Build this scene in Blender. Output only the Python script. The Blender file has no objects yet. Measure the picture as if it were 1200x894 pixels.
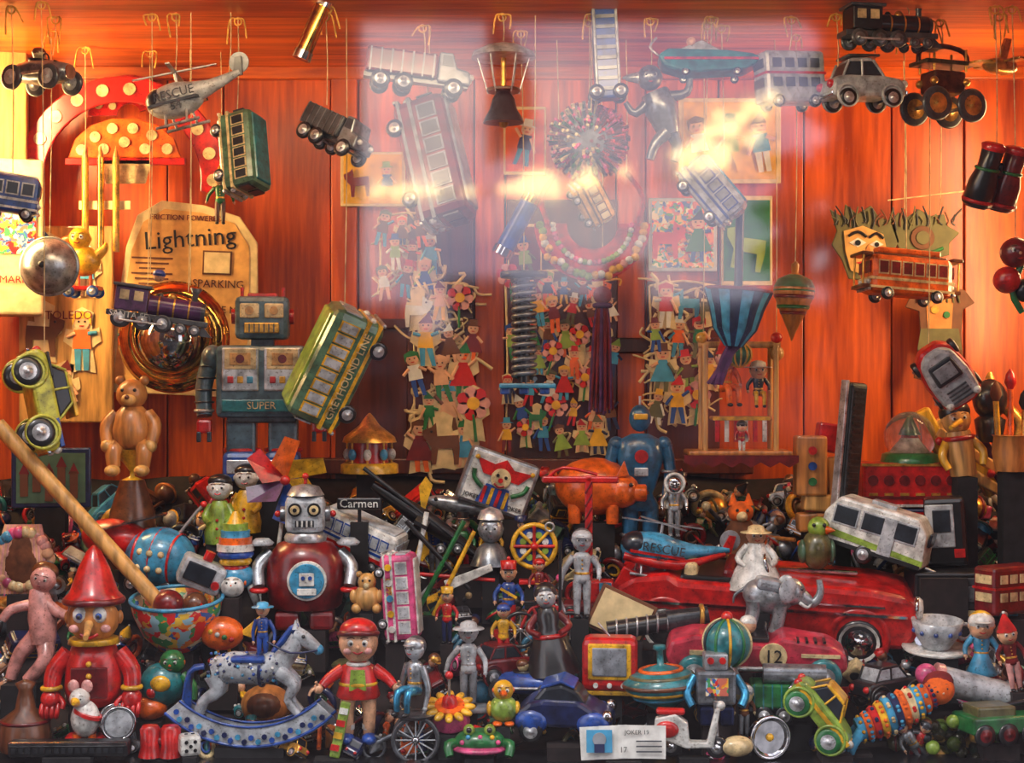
import bpy,bmesh,math,random
from mathutils import Vector as V, Matrix as Mx
R=random.Random(7)
sc=bpy.context.scene
try: sc.view_settings.view_transform='Standard'
except Exception: pass
F=1760.;CD=2.2;CZ=.56;CEIL=1.175;BACK=.75
pi=math.pi
def rad(a):return math.radians(a)
PAL=dict(red=(.55,.01,.008),dred=(.17,.006,.008),orange=(.8,.13,.008),yellow=(.78,.42,.015),cream=(.72,.56,.29),white=(.7,.7,.66),
grey=(.24,.26,.29),lgrey=(.44,.47,.5),dgrey=(.06,.065,.075),black=(.01,.01,.012),blue=(.015,.07,.34),lblue=(.05,.3,.52),navy=(.01,.018,.08),
teal=(.015,.19,.22),green=(.015,.16,.04),lgreen=(.26,.4,.05),lime=(.5,.48,.04),mgreen=(.08,.17,.1),pink=(.7,.09,.25),lpink=(.7,.33,.3),purple=(.09,.025,.11),skin=(.72,.39,.22),
brown=(.14,.045,.015),wood=(.55,.21,.045),lwood=(.68,.36,.1),gold=(.75,.4,.07),steel=(.6,.61,.63),rob=(.075,.14,.19),rblue=(.02,.12,.25),olive=(.12,.11,.04),
cloth=(.015,.008,.008),glass=(.9,.95,.95),dglass=(.015,.02,.03))
MC={}
def mat(k):
    if k in MC:return MC[k]
    base,_,kd=k.partition(':')
    m=bpy.data.materials.new('mat_'+k.replace(':','_'));m.use_nodes=True;nt=m.node_tree;N=nt.nodes;L=nt.links
    p=N['Principled BSDF'];tc=N.new('ShaderNodeTexCoord')
    if base=='litho':
        vo=N.new('ShaderNodeTexVoronoi');vo.inputs['Scale'].default_value=70 if kd!='s' else 130
        hs=N.new('ShaderNodeValToRGB');hs.color_ramp.interpolation='CONSTANT'
        cols=[(.7,.02,.02),(.8,.5,.05),(.04,.12,.4),(.8,.72,.5),(.05,.3,.1),(.85,.25,.03),(.3,.5,.6),(.6,.15,.1)]
        e=hs.color_ramp.elements
        while len(e)<len(cols):e.new(.5)
        for i,c in enumerate(cols):e[i].position=i/len(cols);e[i].color=(*c,1)
        sp=N.new('ShaderNodeSeparateColor');no=N.new('ShaderNodeTexNoise');no.inputs['Scale'].default_value=60
        mx=N.new('ShaderNodeMixRGB');mx.inputs[0].default_value=.03
        L.new(tc.outputs['Object'],no.inputs['Vector']);L.new(tc.outputs['Object'],mx.inputs[1]);L.new(no.outputs['Color'],mx.inputs[2])
        L.new(mx.outputs[0],vo.inputs['Vector']);L.new(vo.outputs['Color'],sp.inputs[0]);L.new(sp.outputs[0],hs.inputs[0]);L.new(hs.outputs[0],p.inputs['Base Color'])
        p.inputs['Roughness'].default_value=.35
        MC[k]=m;return m
    c=PAL[base]
    no=N.new('ShaderNodeTexNoise');no.inputs['Scale'].default_value=55;no.inputs['Detail'].default_value=4
    if kd in('w','wall'):
        mp=N.new('ShaderNodeMapping');mp.inputs['Scale'].default_value=(1,1,.12);L.new(tc.outputs['Object'],mp.inputs[0]);L.new(mp.outputs[0],no.inputs['Vector'])
        no.inputs['Scale'].default_value=90
    else: L.new(tc.outputs['Object'],no.inputs['Vector'])
    rp=N.new('ShaderNodeValToRGB');rp.color_ramp.elements[0].position=.3;rp.color_ramp.elements[1].position=.65
    lo=.4 if kd!='m' else .35
    if kd=='p':lo=.8
    rp.color_ramp.elements[0].color=(*[x*lo for x in c],1);rp.color_ramp.elements[1].color=(*[min(1,x*1.15) for x in c],1)
    L.new(no.outputs['Fac'],rp.inputs[0])
    if kd in('','m'):
        n2=N.new('ShaderNodeTexNoise');n2.inputs['Scale'].default_value=260;n2.inputs['Detail'].default_value=3;L.new(tc.outputs['Object'],n2.inputs['Vector'])
        r2=N.new('ShaderNodeValToRGB');r2.color_ramp.elements[0].position=.3;r2.color_ramp.elements[1].position=.42;r2.color_ramp.elements[0].color=(.35,.3,.26,1);r2.color_ramp.elements[1].color=(1,1,1,1)
        mu=N.new('ShaderNodeMixRGB');mu.blend_type='MULTIPLY';mu.inputs[0].default_value=.8;L.new(n2.outputs['Fac'],r2.inputs[0]);L.new(rp.outputs[0],mu.inputs[1]);L.new(r2.outputs[0],mu.inputs[2]);L.new(mu.outputs[0],p.inputs['Base Color'])
    else:L.new(rp.outputs[0],p.inputs['Base Color'])
    r={'':.3,'w':.4,'m':.3,'f':.9,'p':.65,'g':.03,'c':.08}[kd]
    p.inputs['Roughness'].default_value=r
    if kd in('','w'):p.inputs['Coat Weight'].default_value=.35;p.inputs['Coat Roughness'].default_value=.12
    if kd=='m':p.inputs['Metallic'].default_value=.65
    if kd=='c':p.inputs['Metallic'].default_value=1
    if kd=='g':
        p.inputs['Transmission Weight'].default_value=.9;p.inputs['IOR'].default_value=1.3
    if kd=='f':
        bp=N.new('ShaderNodeBump');bp.inputs['Strength'].default_value=.3;L.new(no.outputs['Fac'],bp.inputs['Height']);L.new(bp.outputs[0],p.inputs['Normal'])
    MC[k]=m;return m
def E(r):
    return Mx.Rotation(rad(r[2]),4,'Z')@Mx.Rotation(rad(r[1]),4,'Y')@Mx.Rotation(rad(r[0]),4,'X')
AX={'z':Mx(),'x':Mx.Rotation(pi/2,4,'Y'),'y':Mx.Rotation(-pi/2,4,'X')}
class B:
    def __init__(s):
        s.v=[];s.f=[];s.fm=[];s.sm=[];s.m=[];s.T=Mx()
    def add(s,v,f,k,sm=True,M=None):
        T=s.T@M if M is not None else s.T
        if k not in s.m:s.m.append(k)
        i=s.m.index(k);o=len(s.v)
        s.v.extend([tuple(T@V(p)) for p in v])
        for q in f:
            s.f.append(tuple(o+a for a in q));s.fm.append(i);s.sm.append(sm)
    def rings(s,rs,k,sm=True,cap=True,M=None):
        n=len(rs[0]);v=[p for r in rs for p in r];f=[]
        for i in range(len(rs)-1):
            for j in range(n):
                a=i*n+j;c=i*n+(j+1)%n;f.append((a,c,c+n,a+n))
        s.add(v,f,k,sm,M)
        if cap:
            s.add(rs[0],[tuple(range(n))[::-1]],k,False,M);s.add(rs[-1],[tuple(range(n))],k,False,M)
    def lathe(s,pr,k,c=(0,0,0),ax='z',n=20,r=None,sc=(1,1,1),cap=True):
        M=Mx.Translation(c)@(E(r) if r else Mx())@Mx.Diagonal((*sc,1))@AX[ax]
        s.rings([[(a*math.cos(2*pi*j/n),a*math.sin(2*pi*j/n),h) for j in range(n)] for a,h in pr],k,True,cap,M)
    def sph(s,c,r,k,n=10,rot=None):
        if not hasattr(r,'__len__'):r=(r,r,r)
        pr=[(max(.001,math.sin(pi*i/n)),-math.cos(pi*i/n)) for i in range(n+1)]
        s.lathe(pr,k,c,'z',2*n,rot,r,False)
    def cyl(s,a,b,r0,k,r1=None,n=14):
        a=V(a);b=V(b);d=b-a;q=d.to_track_quat('Z','Y').to_matrix().to_4x4();h=d.length
        r1=r0 if r1 is None else r1
        s.rings([[(q0*math.cos(2*pi*j/n),q0*math.sin(2*pi*j/n),z) for j in range(n)] for q0,z in((r0,0),(r1,h))],k,True,True,Mx.Translation(a)@q)
    def disc(s,c,r,k,t=2,ax='y',n=20):
        s.lathe([(r*.97,-t/2),(r,-t/4),(r,t/4),(r*.97,t/2)],k,c,ax,n)
    def tor(s,c,Rr,r,k,ax='y',n=24,rot=None,arc=1):
        M=Mx.Translation(c)@(E(rot) if rot else Mx())@AX[ax]
        m=int(n*arc)+(0 if arc==1 else 1);rs=[]
        for i in range(m+(1 if arc==1 else 0)):
            a=2*pi*i/n
            rs.append([((Rr+r*math.cos(t))*math.cos(a),(Rr+r*math.cos(t))*math.sin(a),r*math.sin(t)) for t in[2*pi*j/8 for j in range(8)]])
        s.rings(rs,k,True,False,M)
    def tube(s,pts,rr,k,n=8,sub=3,cap=True):
        P=[V(p) for p in pts]
        if not hasattr(rr,'__len__'):rr=[rr]*len(P)
        Q=[];RR=[]
        for i in range(len(P)-1):
            p0=P[max(i-1,0)];p1=P[i];p2=P[i+1];p3=P[min(i+2,len(P)-1)]
            for j in range(sub):
                t=j/sub
                Q.append(.5*((2*p1)+(p2-p0)*t+(2*p0-5*p1+4*p2-p3)*t*t+(3*p1-p0-3*p2+p3)*t**3));RR.append(rr[i]*(1-t)+rr[i+1]*t)
        Q.append(P[-1]);RR.append(rr[-1]);rs=[];u=None
        for i,p in enumerate(Q):
            d=(Q[min(i+1,len(Q)-1)]-Q[max(i-1,0)])
            if d.length<1e-6:d=V((0,0,1))
            d.normalize()
            if u is None:u=d.orthogonal().normalized()
            else:
                u=u-d*u.dot(d)
                u=u.normalized() if u.length>1e-6 else d.orthogonal().normalized()
            w=d.cross(u)
            rs.append([tuple(p+(u*math.cos(2*pi*j/n)+w*math.sin(2*pi*j/n))*RR[i]) for j in range(n)])
        s.rings(rs,k,True,cap)
    def tmp(s,bm,k,M,sm=False):
        bm.verts.index_update()
        s.add([v.co[:] for v in bm.verts],[[v.index for v in f.verts] for f in bm.faces],k,sm,M);bm.free()
    def box(s,c,sz,k,bv=0,r=None):
        M=Mx.Translation(c)@(E(r) if r else Mx())
        x,y,z=[a/2 for a in sz]
        if bv<=0:
            s.add([(i*x,j*y,l*z) for i in(-1,1) for j in(-1,1) for l in(-1,1)],[(0,1,3,2),(4,6,7,5),(0,4,5,1),(2,3,7,6),(0,2,6,4),(1,5,7,3)],k,False,M);return
        bm=bmesh.new();bmesh.ops.create_cube(bm,size=1);bmesh.ops.scale(bm,vec=sz,verts=bm.verts)
        bmesh.ops.bevel(bm,geom=bm.edges[:],offset=min(bv,min(sz)*.45),segments=2,affect='EDGES',profile=.5);s.tmp(bm,k,M)
    def ext(s,pts,y0,y1,k,bv=0,M=None):
        bm=bmesh.new();vs=[bm.verts.new((x,y0,z)) for x,z in pts];f=bm.faces.new(vs)
        g=bmesh.ops.extrude_face_region(bm,geom=[f]);bmesh.ops.translate(bm,vec=(0,y1-y0,0),verts=[e for e in g['geom'] if isinstance(e,bmesh.types.BMVert)])
        bmesh.ops.recalc_face_normals(bm,faces=bm.faces)
        if bv:
            try:bmesh.ops.bevel(bm,geom=bm.edges[:],offset=bv,segments=2,affect='EDGES',profile=.5,clamp_overlap=True)
            except Exception:pass
        s.tmp(bm,k,M)
    def txt(s,t,size,c,k,r=(0,0,0)):
        cu=bpy.data.curves.new('t','FONT');cu.body=t;cu.size=size;cu.align_x='CENTER';cu.align_y='CENTER';cu.extrude=.3;cu.resolution_u=2
        o=bpy.data.objects.new('t',cu);sc.collection.objects.link(o)
        dg=bpy.context.evaluated_depsgraph_get();me=bpy.data.meshes.new_from_object(o.evaluated_get(dg))
        s.add([v.co[:] for v in me.vertices],[list(p.vertices) for p in me.polygons],k,False,Mx.Translation(c)@E(r)@Mx.Rotation(pi/2,4,'X'))
        bpy.data.objects.remove(o);bpy.data.meshes.remove(me)
    def at(s,c,r=(0,0,0),k=1):
        s.T=Mx.Translation(c)@E(r)@Mx.Scale(k,4);return s
    def mesh(s,name,sca=1):
        me=bpy.data.meshes.new(name);me.from_pydata([(a*sca,b*sca,c*sca) for a,b,c in s.v],[],s.f)
        for k in s.m:me.materials.append(mat(k))
        me.polygons.foreach_set('material_index',s.fm);me.polygons.foreach_set('use_smooth',s.sm);me.update();return me
def link(name,me):
    o=bpy.data.objects.new(name,me);sc.collection.objects.link(o);return o
def dep(py):return max(.03,.05+(885-py)/285*.5)
def cz(d):return max(0.,.6*(d-.07)-.02)
def W(px,py,d):
    s=(CD+d)/F;return V(((px-600)*s,d,CZ-(py-447)*s))
RIS=B()
def put(name,b,px,py,d=None,yaw=0,roll=0,pitch=0,hang=None,base=True):
    Rm=Mx.Rotation(rad(roll),4,'Y')@Mx.Rotation(rad(pitch),4,'X')@Mx.Rotation(rad(yaw),4,'Z')
    vs=[Rm@V(v) for v in b.v];zm=min(v.z for v in vs)
    if d is None:d=dep(py-zm)
    s=(CD+d)/F
    o=link(name,b.mesh(name,s));o.matrix_world=Mx.Translation(W(px,py,d))@Rm
    if hang is not None:
        c=B()
        for hi,(hx,hz) in enumerate(hang):
            p=W(px+hx,py-hz,d);q=V((p.x+R.uniform(-.006,.006),p.y,CEIL-.001))
            c.tube([p,(p+q)/2+V((.002,0,0)),q],.0009,'cream:f',6)
            if hi==0 and R.random()<.75:
                for a in(-1,1):c.tube([q-V((0,0,.004)),q+V((a*R.uniform(.006,.014),-.004,-.006)),q+V((a*R.uniform(.006,.022),-.006,-R.uniform(.02,.05)))],.0015,'gold:f',5)
                c.tor(q-V((0,0,.008)),.006,.0015,'gold:f')
        st=link('string',c.mesh('string'));st.parent=o;st.matrix_parent_inverse=o.matrix_world.inverted()
    elif base:
        xs=[v.x for v in vs];ys=[v.y for v in vs];l=W(px,py,d);z=l.z+zm*s;zc=cz(d)-.004
        if z-zc>.003:
            lo=[v for v in vs if v.z<zm+6];cx=sum(v.x for v in lo)/len(lo);cy=sum(v.y for v in lo)/len(lo)
            w=max(.02,(max(xs)-min(xs))*s*.4);dd=max(.02,min(.05,(max(ys)-min(ys))*s*.5))
            RIS.box((l.x+cx*s,d+cy*s,(z+zc)/2),(w,dd,z-zc),R.choice(['black:f','cloth:f']))
        elif z<zc-.01: print('LOW',name,round(z-zc,3))
    return o
# ---------- generic toy parts ----------
def wheel(b,x,y,z,r,w=6,t='black',h='steel:m',ax='y'):
    b.lathe([(r*.5,-w/2),(r*.88,-w/2),(r,-w/4),(r,w/4),(r*.88,w/2),(r*.5,w/2)],t,(x,y,z),ax,20)
    b.lathe([(r*.6,-w*.55),(r*.5,-w*.6),(r*.18,-w*.62),(r*.15,-w*.8),(.1,-w*.8)],h,(x,y,z),ax,16,cap=False)
    b.lathe([(r*.6,w*.55),(r*.5,w*.6),(.1,w*.62)],h,(x,y,z),ax,16,cap=False)
def wheels(b,xs,yw,z,r,w=6,t='black',h='steel:m'):
    for x in xs:
        for y in(-yw,yw):wheel(b,x,y,z,r,w,t,h)
        b.cyl((x,-yw,z),(x,yw,z),r*.12,'steel:m')
def bus(b,L,H,Wd,c1,c2,win='cream',n=6,roof=None,wh=True):
    roof=roof or c1
    b.box((0,0,0),(L,Wd,H),c1,H*.16);b.box((0,0,-H*.14),(L*1.012,Wd*1.02,H*.07),c2);b.box((0,0,-H*.36),(L*1.01,Wd*1.015,H*.06),c2)
    b.box((0,0,H*.49),(L*.88,Wd*.7,H*.1),roof,H*.04)
    for i in range(n):
        x=-L*.43+(i+.5)*L*.86/n
        for y in(-1,1):
            b.box((x,y*Wd*.505,H*.15),(L*.86/n*.86,1.6,H*.36),c2);b.box((x,y*Wd*.512,H*.15),(L*.86/n*.68,2,H*.29),win)
    for e in(-1,1):
        for y in(-.23,.23):b.box((e*L*.502,y*Wd,H*.15),(2,Wd*.36,H*.3),win)
        for y in(-.3,.3):b.sph((e*L*.5,y*Wd,-H*.22),H*.07,'white',6)
        b.box((e*L*.5,0,-H*.22),(3,Wd*.3,H*.14),'steel:m',1)
        b.box((e*L*.51,0,-H*.42),(4,Wd*.9,H*.07),'steel:m',1)
    if wh:wheels(b,(-L*.3,L*.3),Wd*.46,-H*.5,H*.17,Wd*.12)
def deck(b,L,H,Wd,c1,c2,n=4):
    b.box((0,0,0),(L,Wd,H),c1,H*.08)
    for z in(.25,-.12):
        for i in range(n):
            x=-L*.42+(i+.5)*L*.84/n
            for y in(-1,1):b.box((x,y*Wd*.505,H*z),(L*.84/n*.7,2,H*.18),c2)
        for e in(-1,1):b.box((e*L*.5,0,H*z),(2,Wd*.7,H*.18),c2)
    b.box((0,0,H*.06),(L*1.01,Wd*1.02,H*.05),'red');wheels(b,(-L*.3,L*.3),Wd*.46,-H*.48,H*.13,Wd*.12)
def sedan(b,L,H,Wd,c,win='dglass',wr=None,t='black',roof=None):
    sx=lambda P:[(x*L,z*H) for x,z in P];roof=roof or c
    b.ext(sx([(-.5,-.28),(-.5,.02),(-.44,.12),(-.28,.15),(.2,.14),(.42,.08),(.5,-.04),(.5,-.28)]),-Wd*.48,Wd*.48,c,H*.07)
    b.ext(sx([(-.34,.12),(-.24,.44),(.06,.45),(.22,.12)]),-Wd*.4,Wd*.4,win,H*.05)
    b.ext(sx([(-.25,.4),(-.22,.48),(.05,.49),(.08,.41)]),-Wd*.41,Wd*.41,roof,H*.03)
    for x0,x1 in((-.34,-.25),(.21,.07),(-.08,-.08)):
        for y in(-1,1):b.cyl((x0*L,y*Wd*.4,.13*H),(x1*L,y*Wd*.4,.44*H),H*.025,roof)
    for x in(-.3,.3):
        for y in(-1,1):b.tor((x*L,y*Wd*.48,-.25*H),(wr or H*.2)*1.12,H*.035,c)
    wheels(b,(-.3*L,.3*L),Wd*.46,-.3*H,wr or H*.2,Wd*.14,t)
    for e in(-1,1):
        b.box((e*L*.505,0,-H*.2),(L*.03,Wd*.95,H*.09),'steel:c',H*.03)
        for y in(-.33,.33):b.sph((e*L*.49,y*Wd,-.02*H),H*.09,'white' if e>0 else 'red',6)
    b.box((L*.5,0,-.06*H),(L*.02,Wd*.4,H*.14),'steel:c')
def truck(b,L,H,Wd,c1,c2,win='dglass'):
    b.box((-L*.15,0,H*.1),(L*.68,Wd,H*.5),c1,H*.05)
    for i in range(7):b.box((-L*.45+i*L*.1,0,H*.1),(L*.015,Wd*1.04,H*.5),c2)
    b.ext([(x*L,z*H) for x,z in[(.2,-.2),(.2,.42),(.33,.42),(.38,.12),(.5,.08),(.52,-.2)]],-Wd*.45,Wd*.45,c2,H*.04)
    b.ext([(x*L,z*H) for x,z in[(.23,.14),(.23,.36),(.32,.36),(.35,.14)]],-Wd*.47,Wd*.47,win)
    b.box((0,0,-H*.2),(L,Wd*.5,H*.1),'dgrey');wheels(b,(-.34*L,-.12*L,.36*L),Wd*.45,-.3*H,H*.2,Wd*.14)
    for y in(-.3,.3):b.sph((L*.52,y*Wd,-.02*H),H*.07,'white',6)
def loco(b,L,H,Wd,c,c2,hub='red'):
    b.box((0,0,-H*.2),(L,Wd*.8,H*.12),c2,1)
    b.cyl((-L*.1,0,H*.05),(L*.42,0,H*.05),H*.22,c);b.cyl((L*.42,0,H*.05),(L*.46,0,H*.05),H*.19,c2);b.sph((L*.47,0,H*.05),H*.07,'gold:m',6)
    for x in(0,.15,.3):b.lathe([(H*.23,-1),(H*.235,0),(H*.23,1)],'gold:m',(x*L,0,H*.05),'x',cap=False)
    b.box((-L*.27,0,H*.12),(L*.32,Wd*.9,H*.5),c,H*.03);b.box((-L*.27,0,H*.4),(L*.38,Wd*1.05,H*.07),c2,H*.02)
    for y in(-1,1):
        for x in(-.34,-.2):b.box((x*L,y*Wd*.46,H*.2),(L*.09,2,H*.2),'cream')
    b.lathe([(H*.07,0),(H*.06,H*.2),(H*.13,H*.32),(H*.1,H*.34)],c2,(L*.34,0,H*.2));b.sph((L*.12,0,H*.27),H*.1,'gold:m',6);b.sph((L*.0,0,H*.27),H*.07,c2,6)
    wheels(b,(-.36*L,-.14*L,.06*L),Wd*.42,-.3*H,H*.19,Wd*.1,c2,hub);wheels(b,(.24*L,.38*L),Wd*.42,-.36*H,H*.12,Wd*.1,c2,hub)
    b.cyl((-.36*L,-Wd*.52,-.33*H),(.06*L,-Wd*.52,-.33*H),H*.025,'steel:m')
    b.ext([(L*.44,-H*.2),(L*.56,-H*.45),(L*.44,-H*.45)],-Wd*.35,Wd*.35,c2)
def racer(b,L,H,Wd,c,drv='cream',t='black',h='steel:m'):
    b.lathe([(H*.05,-.5*L),(H*.22,-.38*L),(H*.3,-.1*L),(H*.28,.2*L),(H*.2,.45*L),(H*.15,.48*L)],c,(0,0,0),'x',sc=(1,1.3,1))
    b.disc((.485*L,0,0),H*.17,'steel:c',3,'x');b.lathe([(H*.2,0),(H*.22,H*.06),(H*.16,H*.05)],'black',(-.08*L,0,H*.24),sc=(1.3,1,1))
    b.sph((-.08*L,0,H*.42),H*.16,drv,7);b.sph((-.09*L,0,H*.47),(H*.17,H*.17,H*.13),'brown',7);b.tor((.04*L,0,H*.34),H*.1,H*.02,'black','x')
    for x in(.1,.2,.3):b.box((x*L,0,H*.22),(2,H*.4,2),'black')
    wheels(b,(-.33*L,.33*L),Wd*.5,-H*.18,H*.3,Wd*.14,t,h)
    for y in(-1,1):b.cyl((-.2*L,y*H*.38,-H*.1),(.3*L,y*H*.38,-H*.05),H*.04,'steel:m')
def heli(b,L,H,c1,c2,t='RESCUE',t2='54'):
    b.sph((-L*.2,0,0),(L*.3,H*.3,H*.34),c1,12);b.sph((-L*.36,0,H*.05),(L*.14,H*.27,H*.25),'dglass',9)
    b.tube([(-L*.05,0,H*.05),(L*.2,0,H*.1),(L*.5,0,H*.22)],[H*.25,H*.13,H*.05],c1,12)
    b.ext([(L*.42,H*.15),(L*.48,H*.5),(L*.54,H*.5),(L*.52,H*.15)],-1.5,1.5,c2)
    b.cyl((-L*.15,0,H*.3),(-L*.15,0,H*.52),2,'steel:m')
    for a in(15,105,195,285):b.box((-L*.15+L*.2*math.cos(rad(a)),L*.2*math.sin(rad(a)),H*.52),(L*.42,5,1.5),'grey',r=(0,0,a))
    b.box((-L*.18,0,-H*.06),(L*.5,H*.6,H*.05),c2)
    for y in(-1,1):
        b.cyl((-L*.4,y*H*.25,-H*.48),(L*.05,y*H*.25,-H*.48),1.8,'steel:m')
        for x in(-.3,-.08):b.cyl((x*L,y*H*.15,-H*.25),(x*L,y*H*.25,-H*.48),1.5,'steel:m')
    b.disc((L*.5,3,H*.4),H*.2,'grey',1)
    b.txt(t,H*.24,(-L*.14,-H*.33,H*.06),'dgrey');b.txt(t2,H*.24,(-L*.14,-H*.33,-H*.16),'dgrey')
def face(b,c,r,ey='white',pu='black',mouth='red',nose=None):
    x,y,z=c
    for a in(-1,1):
        b.sph((x+a*r*.36,y-r*.86,z+r*.1),(r*.2,r*.14,r*.22),ey,6);b.sph((x+a*r*.36,y-r*.98,z+r*.1),r*.1,pu,5)
        b.tube([(x+a*r*.58,y-r*.82,z+r*.38),(x+a*r*.36,y-r*.92,z+r*.45),(x+a*r*.16,y-r*.94,z+r*.38)],r*.04,'brown',5)
        b.sph((x+a*r*.98,y,z),(r*.12,r*.2,r*.24),nose or 'skin',5)
    b.sph((x,y-r*1.03,z-r*.1),r*.12,nose or 'skin',5)
    b.tube([(x-r*.26,y-r*.86,z-r*.36),(x,y-r*.93,z-r*.47),(x+r*.26,y-r*.86,z-r*.36)],r*.06,mouth,5)
def hat(b,c,r,ty,k):
    x,y,z=c
    if ty=='cone':b.lathe([(r*1.05,r*.35),(r*.9,r*.7),(r*.45,r*1.6),(r*.1,r*2.3)],k,c);b.sph((x,y,z+r*2.3),r*.18,'white',6)
    elif ty=='top':b.lathe([(r*1.5,r*.5),(r*1.5,r*.58),(r*.8,r*.62),(r*.85,r*1.6),(r*.0001,r*1.62)],k,c)
    elif ty=='brim':b.lathe([(r*1.7,r*.35),(r*1.65,r*.45),(r*.95,r*.5),(r*.85,r*1.0),(r*.4,r*1.2),(r*.001,r*1.22)],k,c)
    elif ty=='cap':b.sph((x,y,z+r*.35),(r*1.08,r*1.08,r*.8),k,8);b.sph((x,y-r*.9,z+r*.4),(r*.7,r*.5,r*.1),k,6)
    elif ty=='shako':b.lathe([(r*.95,r*.35),(r*1.05,r*1.5),(r*.1,r*1.6)],k,c);b.box((x,y-r,z+r*.45),(r*1.4,r*.5,r*.12),'black');b.sph((x,y,z+r*1.8),r*.25,'red',5)
def fig(b,h,bd='red',lg='blue',sk='skin',ht=None,hc='red',hr='brown',la=(-.19,-.04,-.02),ra=(.19,-.04,-.02),sit=False,hs=.11,sh='black',belt='gold:m',skirt=None):
    r=hs*h;hz=.5*h-r*1.15
    b.sph((0,0,hz),(r,r,r*1.15),sk,10)
    if hr:b.sph((0,r*.2,hz+r*.25),(r*1.06,r*1.02,r*1.02),hr,9)
    face(b,(0,0,hz),r,nose=sk)
    if ht:hat(b,(0,0,hz),r,ht,hc)
    b.cyl((0,0,.2*h),(0,0,hz),.035*h,sk)
    b.lathe([(a*h,z*h) for a,z in[(.02,.245),(.07,.235),(.105,.19),(.095,.1),(.08,.02),(.095,-.05),(.09,-.1),(.03,-.12)]],bd,(0,0,0),sc=(1,.72,1))
    b.lathe([(.084*h,-.01*h),(.09*h,.005*h),(.084*h,.02*h)],belt,(0,0,0),sc=(1,.75,1),cap=False)
    for i in range(3):b.sph((0,-.07*h,(.06+.05*i)*h),.012*h,belt,4)
    if skirt:b.lathe([(.08*h,0),(.12*h,-.1*h),(.19*h,-.25*h),(.18*h,-.26*h)],skirt)
    for a,e in((-1,la),(1,ra)):
        S=V((a*.1*h,0,.19*h));Hn=V(e)*h;m=(S+Hn)/2+V((a*.04*h,.03*h,-.01*h))
        b.tube([S,m,Hn],[.042*h,.034*h,.024*h],bd,8)
        d=(Hn-m).normalized();b.sph(Hn+d*.02*h,.027*h,sk,6)
        for q in(-.018,-.006,.006,.018):
            s0=Hn+d*.03*h+V((0,q*h,0));b.tube([s0,s0+d*.02*h,s0+d*.03*h+V((0,-.008*h,0))],.0065*h,sk,5,2)
        s0=Hn+d*.015*h;b.tube([s0,s0+V((-a*.025*h,-.01*h,.0))+d*.02*h],.007*h,sk,5,2)
        if sit:
            b.tube([(a*.05*h,0,-.08*h),(a*.07*h,-.2*h,-.08*h),(a*.07*h,-.22*h,-.28*h)],[.055*h,.045*h,.032*h],lg);b.sph((a*.07*h,-.25*h,-.3*h),(.035*h,.06*h,.028*h),sh,6)
        else:
            b.tube([(a*.05*h,0,-.08*h),(a*.055*h,-.01*h,-.28*h),(a*.055*h,0,-.46*h)],[.056*h,.044*h,.032*h],lg);b.sph((a*.058*h,-.025*h,-.475*h),(.038*h,.065*h,.028*h),sh,6)
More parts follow.
